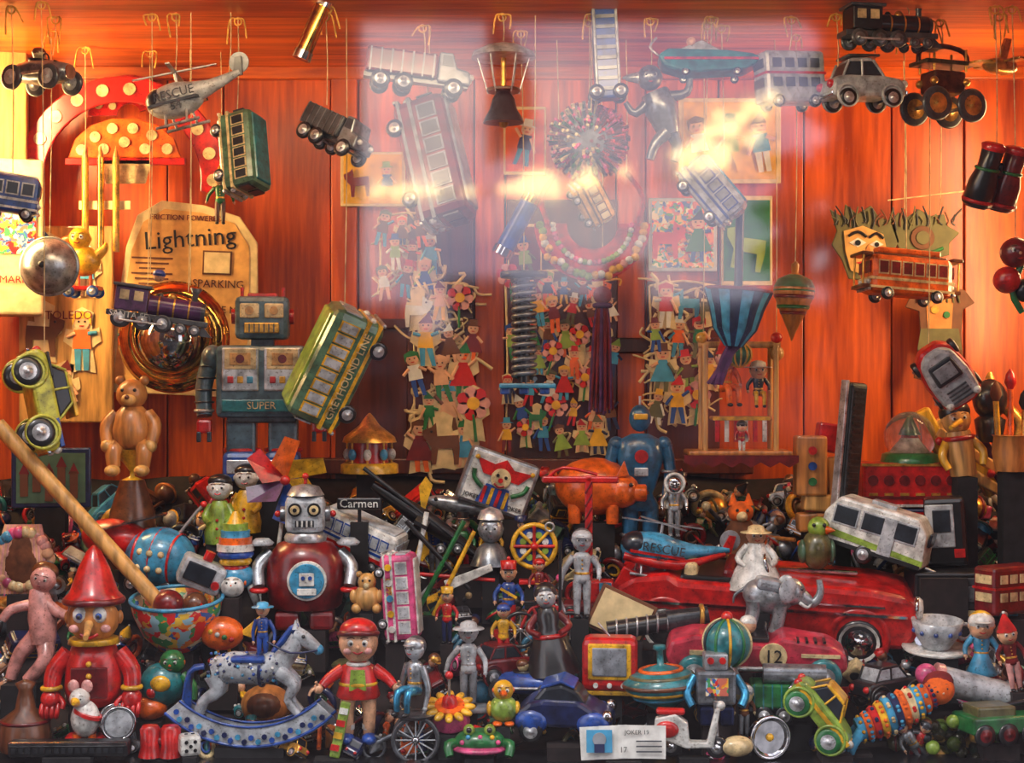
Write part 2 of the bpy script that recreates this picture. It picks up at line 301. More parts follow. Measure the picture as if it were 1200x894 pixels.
def cutfig(b,x,z,h,y=0,rim=True):
    c=lambda:R.choice(['red:p','blue:p','yellow:p','green:p','orange:p','brown:p','lblue:p','white:p','dred:p','skin:p','lgreen:p','olive:p','navy:p'])
    T0=b.T;b.T=T0@Mx.Translation((x,y,z))@Mx.Rotation(rad(R.uniform(-12,12)) if not rim else 0,4,'Y');m=R.choice((-1,1));q=R.random()
    if rim:
        b.ext([(-h*.2,-h*.5),(-h*.16,-h*.1),(-h*.3,h*.0),(-h*.26,h*.2),(-h*.15,h*.18),(-h*.18,h*.45),(0,h*.54),(h*.18,h*.45),(h*.15,h*.18),(h*.27,h*.22),(h*.3,0),(h*.16,-h*.1),(h*.22,-h*.5),(0,-h*.46)],0,1,'cream:p')
    if q<.08:
        for i in range(7):a=i*2*pi/7;b.disc((h*.2*math.cos(a),-1.5,h*.2+h*.2*math.sin(a)),h*.12,'red:p' if i%2 else 'lpink:p',1,n=8)
        b.disc((0,-2.4,h*.2),h*.12,'yellow:p',1,n=10);b.tube([(0,-1,0),(m*h*.05,-1,-h*.5)],h*.03,'green:p',5,2)
    elif q<.2:
        k=c();b.ext([(-m*h*.3,-h*.1),(-m*h*.28,h*.12),(m*h*.1,h*.1),(m*h*.12,h*.34),(m*h*.2,h*.26),(m*h*.36,h*.2),(m*h*.34,h*.08),(m*h*.2,-h*.1),(m*h*.2,-h*.4),(m*h*.12,-h*.4),(m*h*.08,-h*.12),(-m*h*.18,-h*.12),(-m*h*.2,-h*.4),(-m*h*.28,-h*.4)],-2,-1,k);b.disc((m*h*.2,-2.4,h*.18),h*.025,'black',1,n=6)
    else:
        b.disc((0,-1,h*.3),h*.13,'skin:p',1.2,n=12)
        ht=R.random();kh=c()
        if ht<.4:b.ext([(-h*.2,h*.36),(-h*.1,h*.39),(-h*.09,h*.52),(h*.09,h*.52),(h*.1,h*.39),(h*.2,h*.36)],-2.2,-1.2,kh)
        elif ht<.7:b.ext([(-h*.14,h*.35),(m*h*.06,h*.56),(h*.14,h*.35)],-2.2,-1.2,kh)
        else:b.ext([(-h*.15,h*.24),(-h*.15,h*.42),(0,h*.48),(h*.15,h*.42),(h*.15,h*.24),(h*.1,h*.36),(-h*.1,h*.36)],-2.2,-1.2,kh)
        if R.random()<.4:b.ext([(-h*.08,h*.18),(-h*.26,-h*.26),(h*.26,-h*.26),(h*.08,h*.18)],-2,-1,c())
        else:b.ext([(-h*.15,-h*.12),(-h*.12,h*.18),(h*.12,h*.18),(h*.15,-h*.12)],-2,-1,c())
        k=c()
        for a in(-1,1):
            e=R.uniform(.02,.16);b.ext([(a*h*.01,-h*.1),(a*h*.12,-h*.1),(a*h*(e+.05),-h*.46),(a*h*(e-.03),-h*.46)] if a>0 else [(a*h*.01,-h*.1),(a*h*(e-.03),-h*.46),(a*h*(e+.05),-h*.46),(a*h*.12,-h*.1)],-1.6,-.8,k)
            t=R.uniform(-.2,.3);b.tube([(a*h*.1,-1.5,h*.12),(a*h*.24,-1.5,h*t)],h*.035,R.choice(['skin:p',k]),5,2)
        for a in(-1,1):b.disc((a*h*.05,-2,h*.31),h*.018,'black',1,n=6)
        b.box((0,-2,h*.24),(h*.07,1,h*.02),'red:p')
    b.T=T0
# ---------- shell ----------
def wallmat(name,c,ax=2,sc_=1.,bright=1.):
    m=bpy.data.materials.new(name);m.use_nodes=True;nt=m.node_tree;N=nt.nodes;L=nt.links;p=N['Principled BSDF']
    tc=N.new('ShaderNodeTexCoord');mp=N.new('ShaderNodeMapping');s=[7.,7.,7.];s[ax]=.55;mp.inputs['Scale'].default_value=s
    L.new(tc.outputs['Object'],mp.inputs[0])
    n1=N.new('ShaderNodeTexNoise');n1.inputs['Scale'].default_value=2.2*sc_;n1.inputs['Detail'].default_value=8;n1.inputs['Distortion'].default_value=1.6
    n2=N.new('ShaderNodeTexNoise');n2.inputs['Scale'].default_value=16*sc_;n2.inputs['Detail'].default_value=5
    L.new(mp.outputs[0],n1.inputs['Vector']);L.new(mp.outputs[0],n2.inputs['Vector'])
    mx=N.new('ShaderNodeMath');mx.operation='MULTIPLY_ADD';mx.inputs[1].default_value=.4;L.new(n2.outputs[0],mx.inputs[0]);
    m2=N.new('ShaderNodeMath');m2.operation='MULTIPLY';m2.inputs[1].default_value=.7;L.new(n1.outputs[0],m2.inputs[0]);L.new(m2.outputs[0],mx.inputs[2])
    r=N.new('ShaderNodeValToRGB');e=r.color_ramp.elements;e[0].position=.4;e[1].position=.7;e[0].color=(c[0]*.4,c[1]*.25,c[2]*.3,1);e[1].color=(*[min(1,x*1.15*bright) for x in c],1)
    L.new(mx.outputs[0],r.inputs[0]);L.new(r.outputs[0],p.inputs['Base Color']);p.inputs['Roughness'].default_value=.38;p.inputs['Coat Weight'].default_value=.12;p.inputs['Coat Roughness'].default_value=.2
    return m
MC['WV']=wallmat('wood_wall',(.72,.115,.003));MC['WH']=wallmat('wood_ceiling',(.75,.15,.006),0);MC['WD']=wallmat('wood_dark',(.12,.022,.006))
MC['WY']=wallmat('wood_side',(.85,.24,.02))
def shell(name,parts):
    b=B()
    for c,s,k,bv in parts:b.box(c,s,k,bv)
    return link(name,b.mesh(name))
bx=lambda px:(px-600)/F*(CD+BACK)
edges=[-80,30,196,262,388,420,556,592,722,756,842,942,1045,1130,1290]
pp=[]
for i in range(len(edges)-1):
    x0,x1=bx(edges[i]),bx(edges[i+1])
    off=.012 if edges[i] in(388,556,722) else 0
    pp.append((((x0+x1)/2,BACK+.02-off,.55),(x1-x0-.003,.04,1.3),'WV',.002))
pp.append(((0,BACK+.05,.55),(2.4,.02,1.3),'WD',0))
shell('wall_back',pp)
shell('wall_left',[((-1.06,.27,.55),(.04,1.04,1.3),'WY',0)]+[((-1.035,.0+i*.2,.55),(.01,.19,1.28),'WY',.002) for i in range(4)])
shell('wall_right',[((1.07,.27,.55),(.04,1.04,1.3),'WV',0)]+[((1.045,.0+i*.2,.55),(.01,.19,1.28),'WV',.002) for i in range(4)])
shell('ceiling',[((0,.27,CEIL+.02),(2.2,1.04,.04),'WH',0)])
shell('floor',[((0,.27,-.04),(2.2,1.04,.04),'WD',0),((0,.27,-.012),(2.2,1.0,.02),'black',0)])
x0,x1=bx(388),bx(760)
shell('trim_1',[(((x0+x1)/2,BACK-.02,.56-(545-447)/F*2.95),(x1-x0+.4,.05,.03),'WD',.003)])
shell('trim_2',[(((bx(388)+bx(560))/2,BACK-.012,.56-(380-447)/F*2.95),(bx(560)-bx(388),.024,.02),'WD',.003),(((bx(592)+bx(842))/2,BACK-.012,.56-(405-447)/F*2.95),(bx(842)-bx(592),.024,.03),'WD',.003)])
shell('trim_3',[((0,BACK-.01,CEIL-.012),(2.05,.02,.024),'WH',.002)])
zc=lambda py:.56-(py-447)/F*2.95
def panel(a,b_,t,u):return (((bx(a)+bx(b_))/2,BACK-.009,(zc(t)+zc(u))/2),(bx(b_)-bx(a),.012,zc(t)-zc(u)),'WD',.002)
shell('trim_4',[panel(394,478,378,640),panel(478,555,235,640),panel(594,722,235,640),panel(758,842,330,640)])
me=bpy.data.meshes.new('display_cloth');vs=[];fs=[];nx,ny=90,40
for j in range(ny+1):
    for i in range(nx+1):
        x=-1.02+2.04*i/nx;y=-.1+.83*j/ny
        vs.append((x,y,cz(y)-.004+.006*math.sin(x*23+y*9)*math.sin(y*19+x*3)*(1 if y>.1 else .3)))
for j in range(ny):
    for i in range(nx):
        a=j*(nx+1)+i;fs.append((a,a+1,a+nx+2,a+nx+1))
me.from_pydata(vs,[],fs);me.materials.append(mat('cloth:f'))
for p in me.polygons:p.use_smooth=True
link('display_cloth',me)
gm=bpy.data.materials.new('shop_glass');gm.use_nodes=True;nt=gm.node_tree;nt.nodes.clear()
o_=nt.nodes.new('ShaderNodeOutputMaterial');mx=nt.nodes.new('ShaderNodeMixShader');tr=nt.nodes.new('ShaderNodeBsdfTransparent');gl=nt.nodes.new('ShaderNodeBsdfGlossy')
gl.inputs['Roughness'].default_value=0.05;gl.inputs['Color'].default_value=(.95,.93,1,1);mx.inputs[0].default_value=.12
nt.links.new(tr.outputs[0],mx.inputs[1]);nt.links.new(gl.outputs[0],mx.inputs[2]);nt.links.new(mx.outputs[0],o_.inputs[0])
me=bpy.data.meshes.new('window_1');me.from_pydata([(-1.1,-.25,-.1),(1.1,-.25,-.1),(1.1,-.25,1.25),(-1.1,-.25,1.25)],[],[(0,1,2,3)]);me.materials.append(gm);link('window_1',me)
shell('wall_front',[((-2.1,-.25,.9),(2,.08,3.6),'WD',0),((2.1,-.25,.9),(2,.08,3.6),'WD',0),((0,-.25,2.0),(2.2,.08,1.5),'WD',0),((0,-.25,-.5),(2.2,.08,.8),'WD',0)])
# street behind the viewer, mirrored in the glass
MY=-.25*2+CD
def S(px,py,Y):
    D=Y+MY;return ((px-600)/F*D,CZ-(py-447)/F*D)
PAL['stone']=(.03,.025,.025);PAL['stone2']=(.16,.17,.22);PAL['leaf']=(.02,.03,.02)
b=B();Y=10.
xl,zt=S(422,20,Y);xr,zb=S(975,520,Y);G=-.89;TP=8.
def bb(x0,x1,z0,z1):b.box(((x0+x1)/2,-Y,(z0+z1)/2),(x1-x0,.4,z1-z0),'stone:f')
bb(-8,xl,G,TP);bb(xr,8,G,TP);bb(xl,xr,zt,TP);bb(xl,xr,G,zb)
link('sky_mask_wall',b.mesh('sky_mask_wall'))  # invented wall: opening shapes the reflected sky, height cuts sky light
b=B()
for i in range(1100):
    t=R.random();py=20+t*420;edge=962 if py<185 else 905-(py-185)*.06
    px=min(edge+8+abs(R.gauss(0,1))*26-14*math.sin(py*.11)-8*math.sin(py*.37),1030)
    x,z=S(px,py,9.2);b.sph((x,-9.2+R.uniform(-.3,.3),z),(R.uniform(.03,.07),.03,R.uniform(.03,.07)),'leaf:f',4,(R.uniform(0,90),R.uniform(0,90),0))
x,z=S(1000,450,9.2);b.cyl((x,-9.2,-.89),(x,-9.2,z+1.5),.12,'leaf:f')
link('street_tree',b.mesh('street_tree'))
b=B();YB=9.7
b.ext([S(px,py,YB) for px,py in((572,18),(572,192),(588,188),(606,180),(620,166),(627,140),(627,110),(621,82),(610,56),(596,34))],-9.72,-9.68,'dred:f');x0,z0=S(572,18,YB);x1,z1=S(572,192,YB);b.cyl((x0,-9.7,z0+.3),(x0,-9.7,z1),.02,'black');b.cyl((x0,-9.7,z0+.25),(x0,-9.85,z0+.25),.02,'black')
link('sky_mask_cutout',b.mesh('sky_mask_cutout'))  # made-up cut-out that blocks the reflected sky in a dark curved shape
b=B();Y=20.
for a0,a1,top in((370,470,352),(470,522,388),(522,600,322),(600,720,345),(720,760,300),(760,1010,350)):
    x0,z0=S(a0,top,Y);x1,_=S(a1,top,Y);b.box(((x0+x1)/2,-Y-2,(z0+G)/2),(x1-x0,3,z0-G),'stone2:f');b.box(((x0+x1)/2,-Y-.45,z0-.05),(x1-x0+.1,.2,.12),'lgrey:f')
    for i in range(4):
        for j in range(4):b.box((x0+(i+.5)*(x1-x0)/4,-Y-.45,z0-.5-j*.8),(.2,.1,.45),'dglass')
link('distant_building',b.mesh('distant_building'))
b=B();b.box((0,-12,-.95),(30,23.4,.1),'stone:f');link('street_pavement',b.mesh('street_pavement'))
em=bpy.data.materials.new('added_streak_glow');em.use_nodes=True;p=em.node_tree.nodes['Principled BSDF'];p.inputs['Base Color'].default_value=(.9,.7,.4,1);p.inputs['Emission Color'].default_value=(1,.78,.4,1);p.inputs['Emission Strength'].default_value=11  # emission for the added beads behind the reflected streaks
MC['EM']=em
# added glowing beads on invented wires and poles, reflected as yellow streaks in glass
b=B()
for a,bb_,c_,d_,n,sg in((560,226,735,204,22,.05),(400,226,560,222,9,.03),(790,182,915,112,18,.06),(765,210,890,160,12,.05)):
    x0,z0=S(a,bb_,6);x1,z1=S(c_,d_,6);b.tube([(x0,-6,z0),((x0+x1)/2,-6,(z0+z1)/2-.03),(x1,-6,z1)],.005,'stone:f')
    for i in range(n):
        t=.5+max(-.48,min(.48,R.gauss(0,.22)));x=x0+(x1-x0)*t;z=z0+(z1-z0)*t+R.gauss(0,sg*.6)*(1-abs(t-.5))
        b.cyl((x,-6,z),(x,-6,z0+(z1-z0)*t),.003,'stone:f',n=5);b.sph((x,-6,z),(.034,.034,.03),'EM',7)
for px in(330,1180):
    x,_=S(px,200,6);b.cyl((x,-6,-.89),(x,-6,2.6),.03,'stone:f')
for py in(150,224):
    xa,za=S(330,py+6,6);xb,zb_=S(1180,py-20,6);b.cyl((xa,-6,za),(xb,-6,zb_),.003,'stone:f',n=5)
link('added_streak_beads',b.mesh('added_streak_beads'))
# ================= BACK WALL ITEMS =================
def arc(r0,r1,a0,a1,n=24):
    o=[(r1*math.cos(rad(a0+(a1-a0)*i/n)),r1*math.sin(rad(a0+(a1-a0)*i/n))) for i in range(n+1)]
    return o+[(r0*math.cos(rad(a1+(a0-a1)*i/n)),r0*math.sin(rad(a1+(a0-a1)*i/n))) for i in range(n+1)]
def arcdots(b,r,a0,a1,n,s,y=-6,c='cream'):
    for i in range(n):
        a=rad(a0+(a1-a0)*i/(n-1));b.disc((r*math.cos(a),y,r*math.sin(a)),s,c,2,n=14)
b=B();b.ext(arc(92,122,-8,176),-5,0,'red',1.5);arcdots(b,107,0,170,11,7.5)
b.box((-112,-2,8),(34,5,44),'red',2)
for z in(-2,16):b.disc((-118,-6,z),6,'cream',2);b.disc((-104,-6,z-8),6,'cream',2)
put('polka_dot_arch',b,144,212,.66,base=False)
b=B();b.ext([(-66,0),(-58,22),(-40,38),(-14,46),(14,46),(40,38),(58,22),(66,0)],-8,-3,'orange',1.5)
for x,z in((-50,9),(-34,24),(-14,34),(10,34),(32,26),(50,10),(-24,10),(0,18),(24,10)):b.disc((x,-9,z),6.5,'cream',2,n=14)
b.ext([(-30,-2),(-22,-30),(24,-30),(32,-2)],-7,-4,'cream',1);b.box((0,-4,-4),(140,6,8),'red',1)
put('polka_dot_mushroom',b,148,186,.64,base=False)
b=B();b.ext(arc(14,48,20,180),-3,0,'red');arcdots(b,38,30,160,6,5.5,-4);arcdots(b,22,50,150,3,4.5,-4);put('polka_dot_fan',b,152,136,.70,base=False)
b=B();b.ext([(-88,-110),(-70,60),(-58,98),(-30,116),(20,112),(62,100),(84,70),(88,-30),(78,-112)],-3,0,'cream:p',1.2)
b.ext([(-80,-100),(-63,56),(-50,90),(-26,106),(18,103),(56,92),(74,66),(78,-28),(70,-102)],-4,-2,'lwood:p')
b.txt('Lightning',30,(5,-5,72),'black',(0,-6,0));b.txt('FRICTION POWERED',9,(0,-5,96),'dred');b.txt('SPARKING',13,(40,-5,20),'brown');b.txt('SPARE ME!',12,(45,-5,-10),'brown')
for i in range(8):b.box((-38,-5,48-i*6),(48-(i%3)*9,1,2),'brown:p')
b.box((38,-5,45),(34,1,28),'brown:p');b.box((38,-6,45),(30,1,24),'cream:p');put('toy_package',b,216,352,.68,base=False,roll=2)
b=B();b.lathe([(64,0),(60,-8),(46,-12),(42,-8)],'gold:c',ax='y',n=40);b.lathe([(64,0),(66,2),(42,4)],'gold:c',ax='y',n=40,cap=False);b.sph((0,-12,-4),38,'steel:c',18);b.disc((0,-4,0),48,'gold:c',6)
b.tor((0,-14,2),44,4,'gold:c',n=36);put('mirror_ball_gong',b,203,395,.58,hang=[(-30,50),(20,56)])
b=B();b.box((0,0,0),(60,60,180),'cream:p',3);b.box((0,-31,20),(44,2,80),'litho:s');b.txt('MARIO',12,(0,-33,-50),'red');put('toy_box',b,18,280,.62,base=False,yaw=20)
b=B();b.box((0,0,0),(58,50,200),'lwood:w',3);put('wooden_plank',b,2,110,.64,base=False,yaw=15)
b=B()
for i,(x,z,h) in enumerate(((-20,60,70),(25,50,60),(-25,-20,70),(20,-30,74),(0,-85,60))):cutfig(b,x,z,h,-6)
b.box((0,0,-10),(110,8,230),'lwood:w',2);b.txt('TOLEDO',14,(5,-8,0),'dred');put('wooden_figure_board',b,78,370,.66,base=False)
b=B()
for i,x in enumerate((-22,-4,14)):
    b.cyl((x,0,-55),(x,0,55),4,['yellow','gold:c','yellow'][i]);b.lathe([(4,0),(.5,14)],'wood',(x,0,55))
b.box((0,4,0),(60,4,10),'cream:p');put('pencil_set',b,122,240,.6,base=False)
b=B();fig(b,62,'green','brown',ht='cone',hc='yellow',la=(-.25,.12,-.05),ra=(.25,.1,-.05));put('wooden_gnome',b,258,232,.6,hang=[(0,40)],yaw=10)
b=B();b.sph((0,0,-14),(20,14,18),'yellow');b.sph((-4,-2,12),13,'yellow');b.lathe([(6,0),(4,8),(.5,12)],'orange',(-14,-4,10),'x',r=(0,180,20));face(b,(-4,-2,12),13,nose='yellow')
b.tube([(12,0,-10),(24,0,0),(26,0,8)],[8,5,1],'yellow');b.cyl((-6,0,-28),(-6,0,-44),2,'orange');b.cyl((8,0,-28),(8,0,-44),2,'orange');b.box((0,0,-46),(40,24,5),'red',1);wheels(b,(-14,14),13,-50,7,4,'blue')
put('duck_pull_toy',b,98,292,.55,hang=[(0,25)])
b=B();b.lathe([(33,0),(32,6),(26,16),(16,24),(6,28),(.5,29)],'lgrey:m',ax='y',r=(0,0,180),n=32);b.tor((0,0,0),33,2.5,'lgrey:m',n=36);b.tor((0,-16,0),24,1,'grey:m',n=30);b.sph((0,-30,0),4,'dgrey:m');put('metal_bell_dome',b,58,312,.42,hang=[(0,32)])
def scraps(name,px,py,w,h,n,fh,d=.7,lace=False):
    b=B()
    nx=max(1,round(w/(fh*.52)));nz=max(1,round(h/(fh*.8)))
    for j in range(nz):
        for i in range(nx):
            x=-w/2+(i+.5+(.25 if j%2 else -.25))*w/nx+R.uniform(-4,4);z=-h/2+(j+.5)*h/nz+R.uniform(-6,6)
            cutfig(b,x,z,fh*R.uniform(.8,1.25),-R.uniform(0,5),lace and R.random()<.6 or R.random()<.35)
    for i in range(n):
        a=(R.uniform(-w/2,w/2),-R.uniform(-2,0),R.uniform(-h/2,h/2));q=(a[0]+R.uniform(-24,24),a[1],a[2]+R.uniform(-24,24));m=((a[0]+q[0])/2+R.uniform(-12,12),a[1],(a[2]+q[2])/2+R.uniform(-10,10))
        b.tube([a,m,q],R.uniform(1,2.4),'cream:p' if lace else R.choice(['cream:p','gold:p','brown:p']),5)
    b.tube([(-w/2,2,h/2),(0,2,h/2+6),(w/2,2,h/2)],1.6,'cream:p',5);b.tube([(-w/2,2,-h/2),(-w/2+3,2,0),(-w/2,2,h/2)],1.4,'cream:p',5)
    return put(name,b,px,py,d,base=False)
scraps('paper_scrap_sheet',522,440,78,205,90,54,lace=True);scraps('paper_scrap_sheet',656,425,128,205,20,38);scraps('paper_scrap_sheet',800,415,78,160,90,48,.68,lace=True)
scraps('paper_scrap_sheet',478,300,70,90,24,44,.71,lace=True)
def poster(px,py,w,h,k='litho',n=4,d=.732,name='framed_poster',bg='cream:p'):
    b=B();b.box((0,0,0),(w,3,h),bg,1);b.box((0,-2,0),(w*.9,1,h*.9),k)
    m=max(1,int(w/(h*.4)))
    for i in range(m):cutfig(b,-w*.45+(i+.5)*w*.9/m,-h*.05,h*.7,-3.5,False)
    put(name,b,px,py,d,base=False)
poster(855,165,120,100,'yellow:p');poster(437,210,76,64,'yellow:p');poster(875,282,60,105,'green:p',name='lithograph_poster');poster(615,300,40,75,'dred:p');poster(800,275,80,86,'litho:s',bg='lgrey:p');poster(615,165,50,80,'orange:p')
# paper cut-out head with wild hair
b=B();b.ext([(-78,40),(-62,30),(-60,46),(-46,34),(-30,44),(-20,30),(-4,26),(4,2),(-12,-20),(-14,-36),(-34,-44),(-56,-42),(-64,-20),(-76,-2),(-70,14)],-3,0,'olive:p',1)
b.ext([(-8,25),(2,36),(12,30),(26,40),(40,32),(56,34),(60,20),(74,12),(62,0),(62,-14),(40,-20),(5,-15)],-3,0,'olive:p',1)
b.ext([(-62,14),(-40,20),(-16,10),(-12,-8),(-18,-32),(-36,-38),(-54,-32),(-60,-10)],-5,-2,'lwood:p')
for ex,ez,s_ in((-46,0,1.),(-24,-2,.8)):
    b.ext([(ex-10*s_,ez),(ex,ez+6*s_),(ex+10*s_,ez),(ex,ez-5*s_)],-6,-5,'white:p');b.disc((ex,-6.5,ez),3.5*s_,'black',1,n=10);b.tube([(ex-11*s_,-6,ez+8),(ex,-6,ez+13),(ex+10*s_,-6,ez+7)],1.8,'black',5)
b.ext([(-34,-2),(-28,-16),(-40,-16)],-6,-5,'wood:p');b.ext([(-48,-23),(-36,-20),(-24,-23),(-36,-29)],-6,-5,'red:p')
for i in range(30):
    x=-74+i*4.9;b.tube([(x,-4,14+R.uniform(0,10)),(x+R.uniform(-5,5),-4,26),(x+R.uniform(-8,8),-4,36+R.uniform(-6,8))],1.1,R.choice(['black','brown:p','olive:p']),4,2)
b.disc((30,-4,6),14,'brown:p',2);b.disc((30,-5.5,6),8,'olive:p',2);b.tube([(10,-4,-10),(30,-4,-14),(54,-4,-6)],2,'green:p',5);b.cyl((-10,-2,50),(90,-2,62),.8,'cream:f');put('paper_cutout_head',b,1050,285,.68,hang=[(10,40)])
b=B();b.ext([(-30,45),(0,55),(30,45),(42,30),(28,22),(26,-5),(30,-60),(12,-62),(4,-20),(-4,-20),(-14,-62),(-30,-58),(-22,-5),(-24,20),(-40,25)],-3,0,'brown:p',1)
b.ext([(-16,35),(16,35),(14,0),(-14,0)],-4,-2,'wood:p');b.disc((-6,-5,22),5,'gold:m',2);b.disc((8,-5,16),4,'green:p',2);b.ext([(-22,0),(22,0),(26,-25),(-26,-25)],-4.5,-3,'olive:p')
for i in range(8):b.tube([(-22+i*6,-5,44),(-26+i*7,-5,30)],1.2,'olive:p',4,2)
put('paper_puppet',b,1100,385,.7,hang=[(0,50)])
# ================= HANGING =================
b=B();racer(b,84,50,40,'grey:m',t='dgrey',h='lgrey');b.txt('4',16,(10,-16,0),'white');put('racing_car',b,50,85,.32,yaw=-25,roll=4,hang=[(12,20)])
b=B();heli(b,122,62,'lgrey','dgrey');put('toy_helicopter',b,228,112,.3,yaw=-12,roll=-12,hang=[(-22,30),(40,20)])
b=B();bus(b,94,46,44,'mgreen','cream','dglass',6,'teal');put('toy_bus',b,286,180,.33,yaw=-15,roll=78,pitch=20,hang=[(-8,48)])
b=B();b.cyl((0,0,-36),(0,0,36),10,'gold:c');b.cyl((0,0,-38),(0,0,-28),11.5,'steel:c');b.cyl((0,0,28),(0,0,38),11.5,'steel:c');put('kaleidoscope',b,367,34,.25,roll=22,hang=[(14,30)])
b=B();truck(b,90,52,40,'dgrey','grey:m');put('toy_truck',b,395,155,.3,yaw=-30,roll=28,hang=[(-12,32)])
b=B();truck(b,122,56,40,'dred','grey');put('toy_truck',b,488,84,.38,yaw=8,roll=6,hang=[(10,20)])
b=B();bus(b,150,64,55,'dred','grey','dgrey',6,'grey');put('toy_bus',b,510,190,.4,roll=74,yaw=-14,pitch=12,hang=[(-10,70)])
b=B();b.lathe([(38,0),(36,6),(20,14),(4,18),(.5,19)],'steel:m',(0,0,30),n=28);b.lathe([(38,0),(.5,3)],'dgrey:m',(0,0,30),n=28,cap=False);b.cyl((0,0,-20),(0,0,40),3,'gold:m')
for a in range(0,360,60):b.cyl((30*math.cos(rad(a)),30*math.sin(rad(a)),30),(18*math.cos(rad(a)),18*math.sin(rad(a)),-12),1,'steel:m',n=6)
b.lathe([(24,-46),(22,-40),(16,-30),(13,-18),(8,-10),(2,-8)],'dgrey:m');b.sph((0,0,-46),6,'gold:m');b.disc((0,0,-8),20,'brown',4,'z');put('wind_chime_bell',b,590,98,.3,hang=[(0,50)])
b=B();b.box((0,0,0),(30,26,110),'blue',3)
for i in range(8):b.box((0,-14,-44+i*12),(22,2,4),'grey')
for x in(-13,13):b.cyl((x,-14,-54),(x,-14,60),1.8,'lgrey')
wheels(b,(-14,),16,-48,9);wheels(b,(14,),16,-48,9);b.box((0,0,60),(22,20,16),'grey',3);put('toy_fire_ladder_truck',b,710,62,.3,roll=-3,hang=[(0,66)])
b=B();b.ext([(-62,6),(-50,14),(20,12),(48,8),(62,2),(40,-12),(-30,-16),(-56,-8)],-14,14,'teal',4);b.ext([(-40,13),(-10,26),(12,13)],-9,9,'lgrey',2);b.box((0,0,0),(110,30,3),'red');b.tube([(-58,0,8),(-70,0,20),(-62,0,32)],1.5,'steel:m');b.sph((-22,-6,24),6,'skin',6);wheels(b,(-30,30),12,-15,5,3);put('toy_speedboat',b,832,74,.32,roll=0,pitch=-12,hang=[(0,15)])
b=B();b.sph((0,0,0),34,'grey:f',10)
for i in range(560):
    v=V((R.gauss(0,1),R.gauss(0,1),R.gauss(0,1))).normalized();k=R.choice(['cream:f','lpink:f','dred:f','pink:f','grey:f','green:f','cream:f','brown:f']) if v.x<.2 else R.choice(['red:f','dred:f','pink:f','dred:f'])
    b.cyl(v*30,v*R.uniform(42,50),1.1,k,2.2,5)
put('pompom_ball',b,690,166,.34,hang=[(0,40)])
b=B();b.tube([(-8,0,20),(0,0,0),(10,0,-30)],[16,20,12],'grey:m');b.sph((-14,-4,36),15,'grey:m');b.lathe([(7,0),(4,14),(1,20)],'steel:m',(-26,-4,36),'x',r=(0,180,0));
b.tube([(-10,0,15),(-30,0,-5),(-42,0,8)],[7,5,3],'grey:m');b.tube([(10,0,15),(30,0,20),(34,0,40)],[7,5,3],'grey:m');b.tube([(5,-6,-28),(-8,-8,-42),(-14,-8,-60)],[9,6,5],'grey:m');b.tube([(14,6,-28),(20,6,-44),(16,6,-60)],[9,6,5],'grey:m');face(b,(-14,-4,36),14,nose='grey')
put('tin_monkey',b,775,128,.33,hang=[(-12,45)])
b=B();deck(b,78,60,34,'lgrey','dgrey');put('double_decker_bus',b,925,92,.32,yaw=18,roll=-3,hang=[(0,30)])
b=B();sedan(b,94,60,42,'lgrey',wr=11,roof='lgrey');b.box((-4,0,32),(40,34,3),'dgrey',1);put('toy_car',b,1010,100,.3,yaw=14,roll=-2,hang=[(-28,22),(15,26)])
b=B();loco(b,116,54,34,'black','dgrey','grey:m');put('toy_locomotive',b,1040,32,.27,yaw=12,hang=[(-20,15),(25,15)])
b=B();b.box((0,0,22),(70,36,5),'olive:m',1);b.box((0,0,0),(44,30,26),'brown:m',3);wheels(b,(-24,24),22,-28,20,5,'dgrey','gold:m');b.tube([(-34,0,22),(-30,0,38),(0,0,44),(30,0,38),(34,0,22)],3,'brown:m')
for x in(-22,22):
    for y in(-14,14):b.cyl((x,y,12),(x,y,38),1.5,'gold:m');b.sph((x,y,0),5,'gold:m',6)
put('tin_carriage',b,1105,98,.34,yaw=20,hang=[(0,40)])
b=B();b.sph((0,0,0),(26,14,10),'gold:m');b.ext([(-6,0),(6,0),(18,34),(8,34)],-2,2,'gold:m');b.box((0,0,4),(14,70,3),'gold:m',1);b.cyl((-28,0,0),(-28,0,2),16,'yellow');put('tin_airplane',b,1172,78,.3,yaw=30,hang=[(0,8)])
b=B()
for x in(-16,16):
    b.lathe([(10,36),(13,34),(12,10),(17,-8),(18,-34),(15,-36)],'dred' if x>0 else 'black',(x,0,0));b.lathe([(13,30),(15,36),(10,39),(.5,39)],'red',(x,0,0));b.disc((x,0,-37),13,'dglass',2,'z');b.tor((x,0,8),13,2,'green','z');b.tor((x,0,-30),17,2.5,'red','z')
b.cyl((-16,0,5),(16,0,5),6,'black');b.sph((0,0,12),6,'dgrey:m');put('binoculars',b,1168,208,.25,roll=12,yaw=20,pitch=18,hang=[(0,30)])
b=B();b.lathe([(.5,-48),(5,-36),(16,-12),(24,8),(24,14),(19,24),(8,30),(4,32),(5,42),(1,46)],'wood:w',n=26)
for z,r,k in((12,24.6,'green'),(6,24,'dred'),(-6,19.6,'green'),(-13,16,'dred')):b.lathe([(r-1,-2),(r,0),(r-1.4,-4)],k,(0,0,z),cap=False,n=26)
b.lathe([(8.5,30),(19.5,24.5),(24.3,15)],'mgreen',cap=False,n=26);put('spinning_top',b,930,352,.45,roll=3,hang=[(2,44)])
b=B();bus(b,104,46,36,'orange','cream','dred',6,'brown');b.box((0,0,29),(80,16,7),'orange',2)
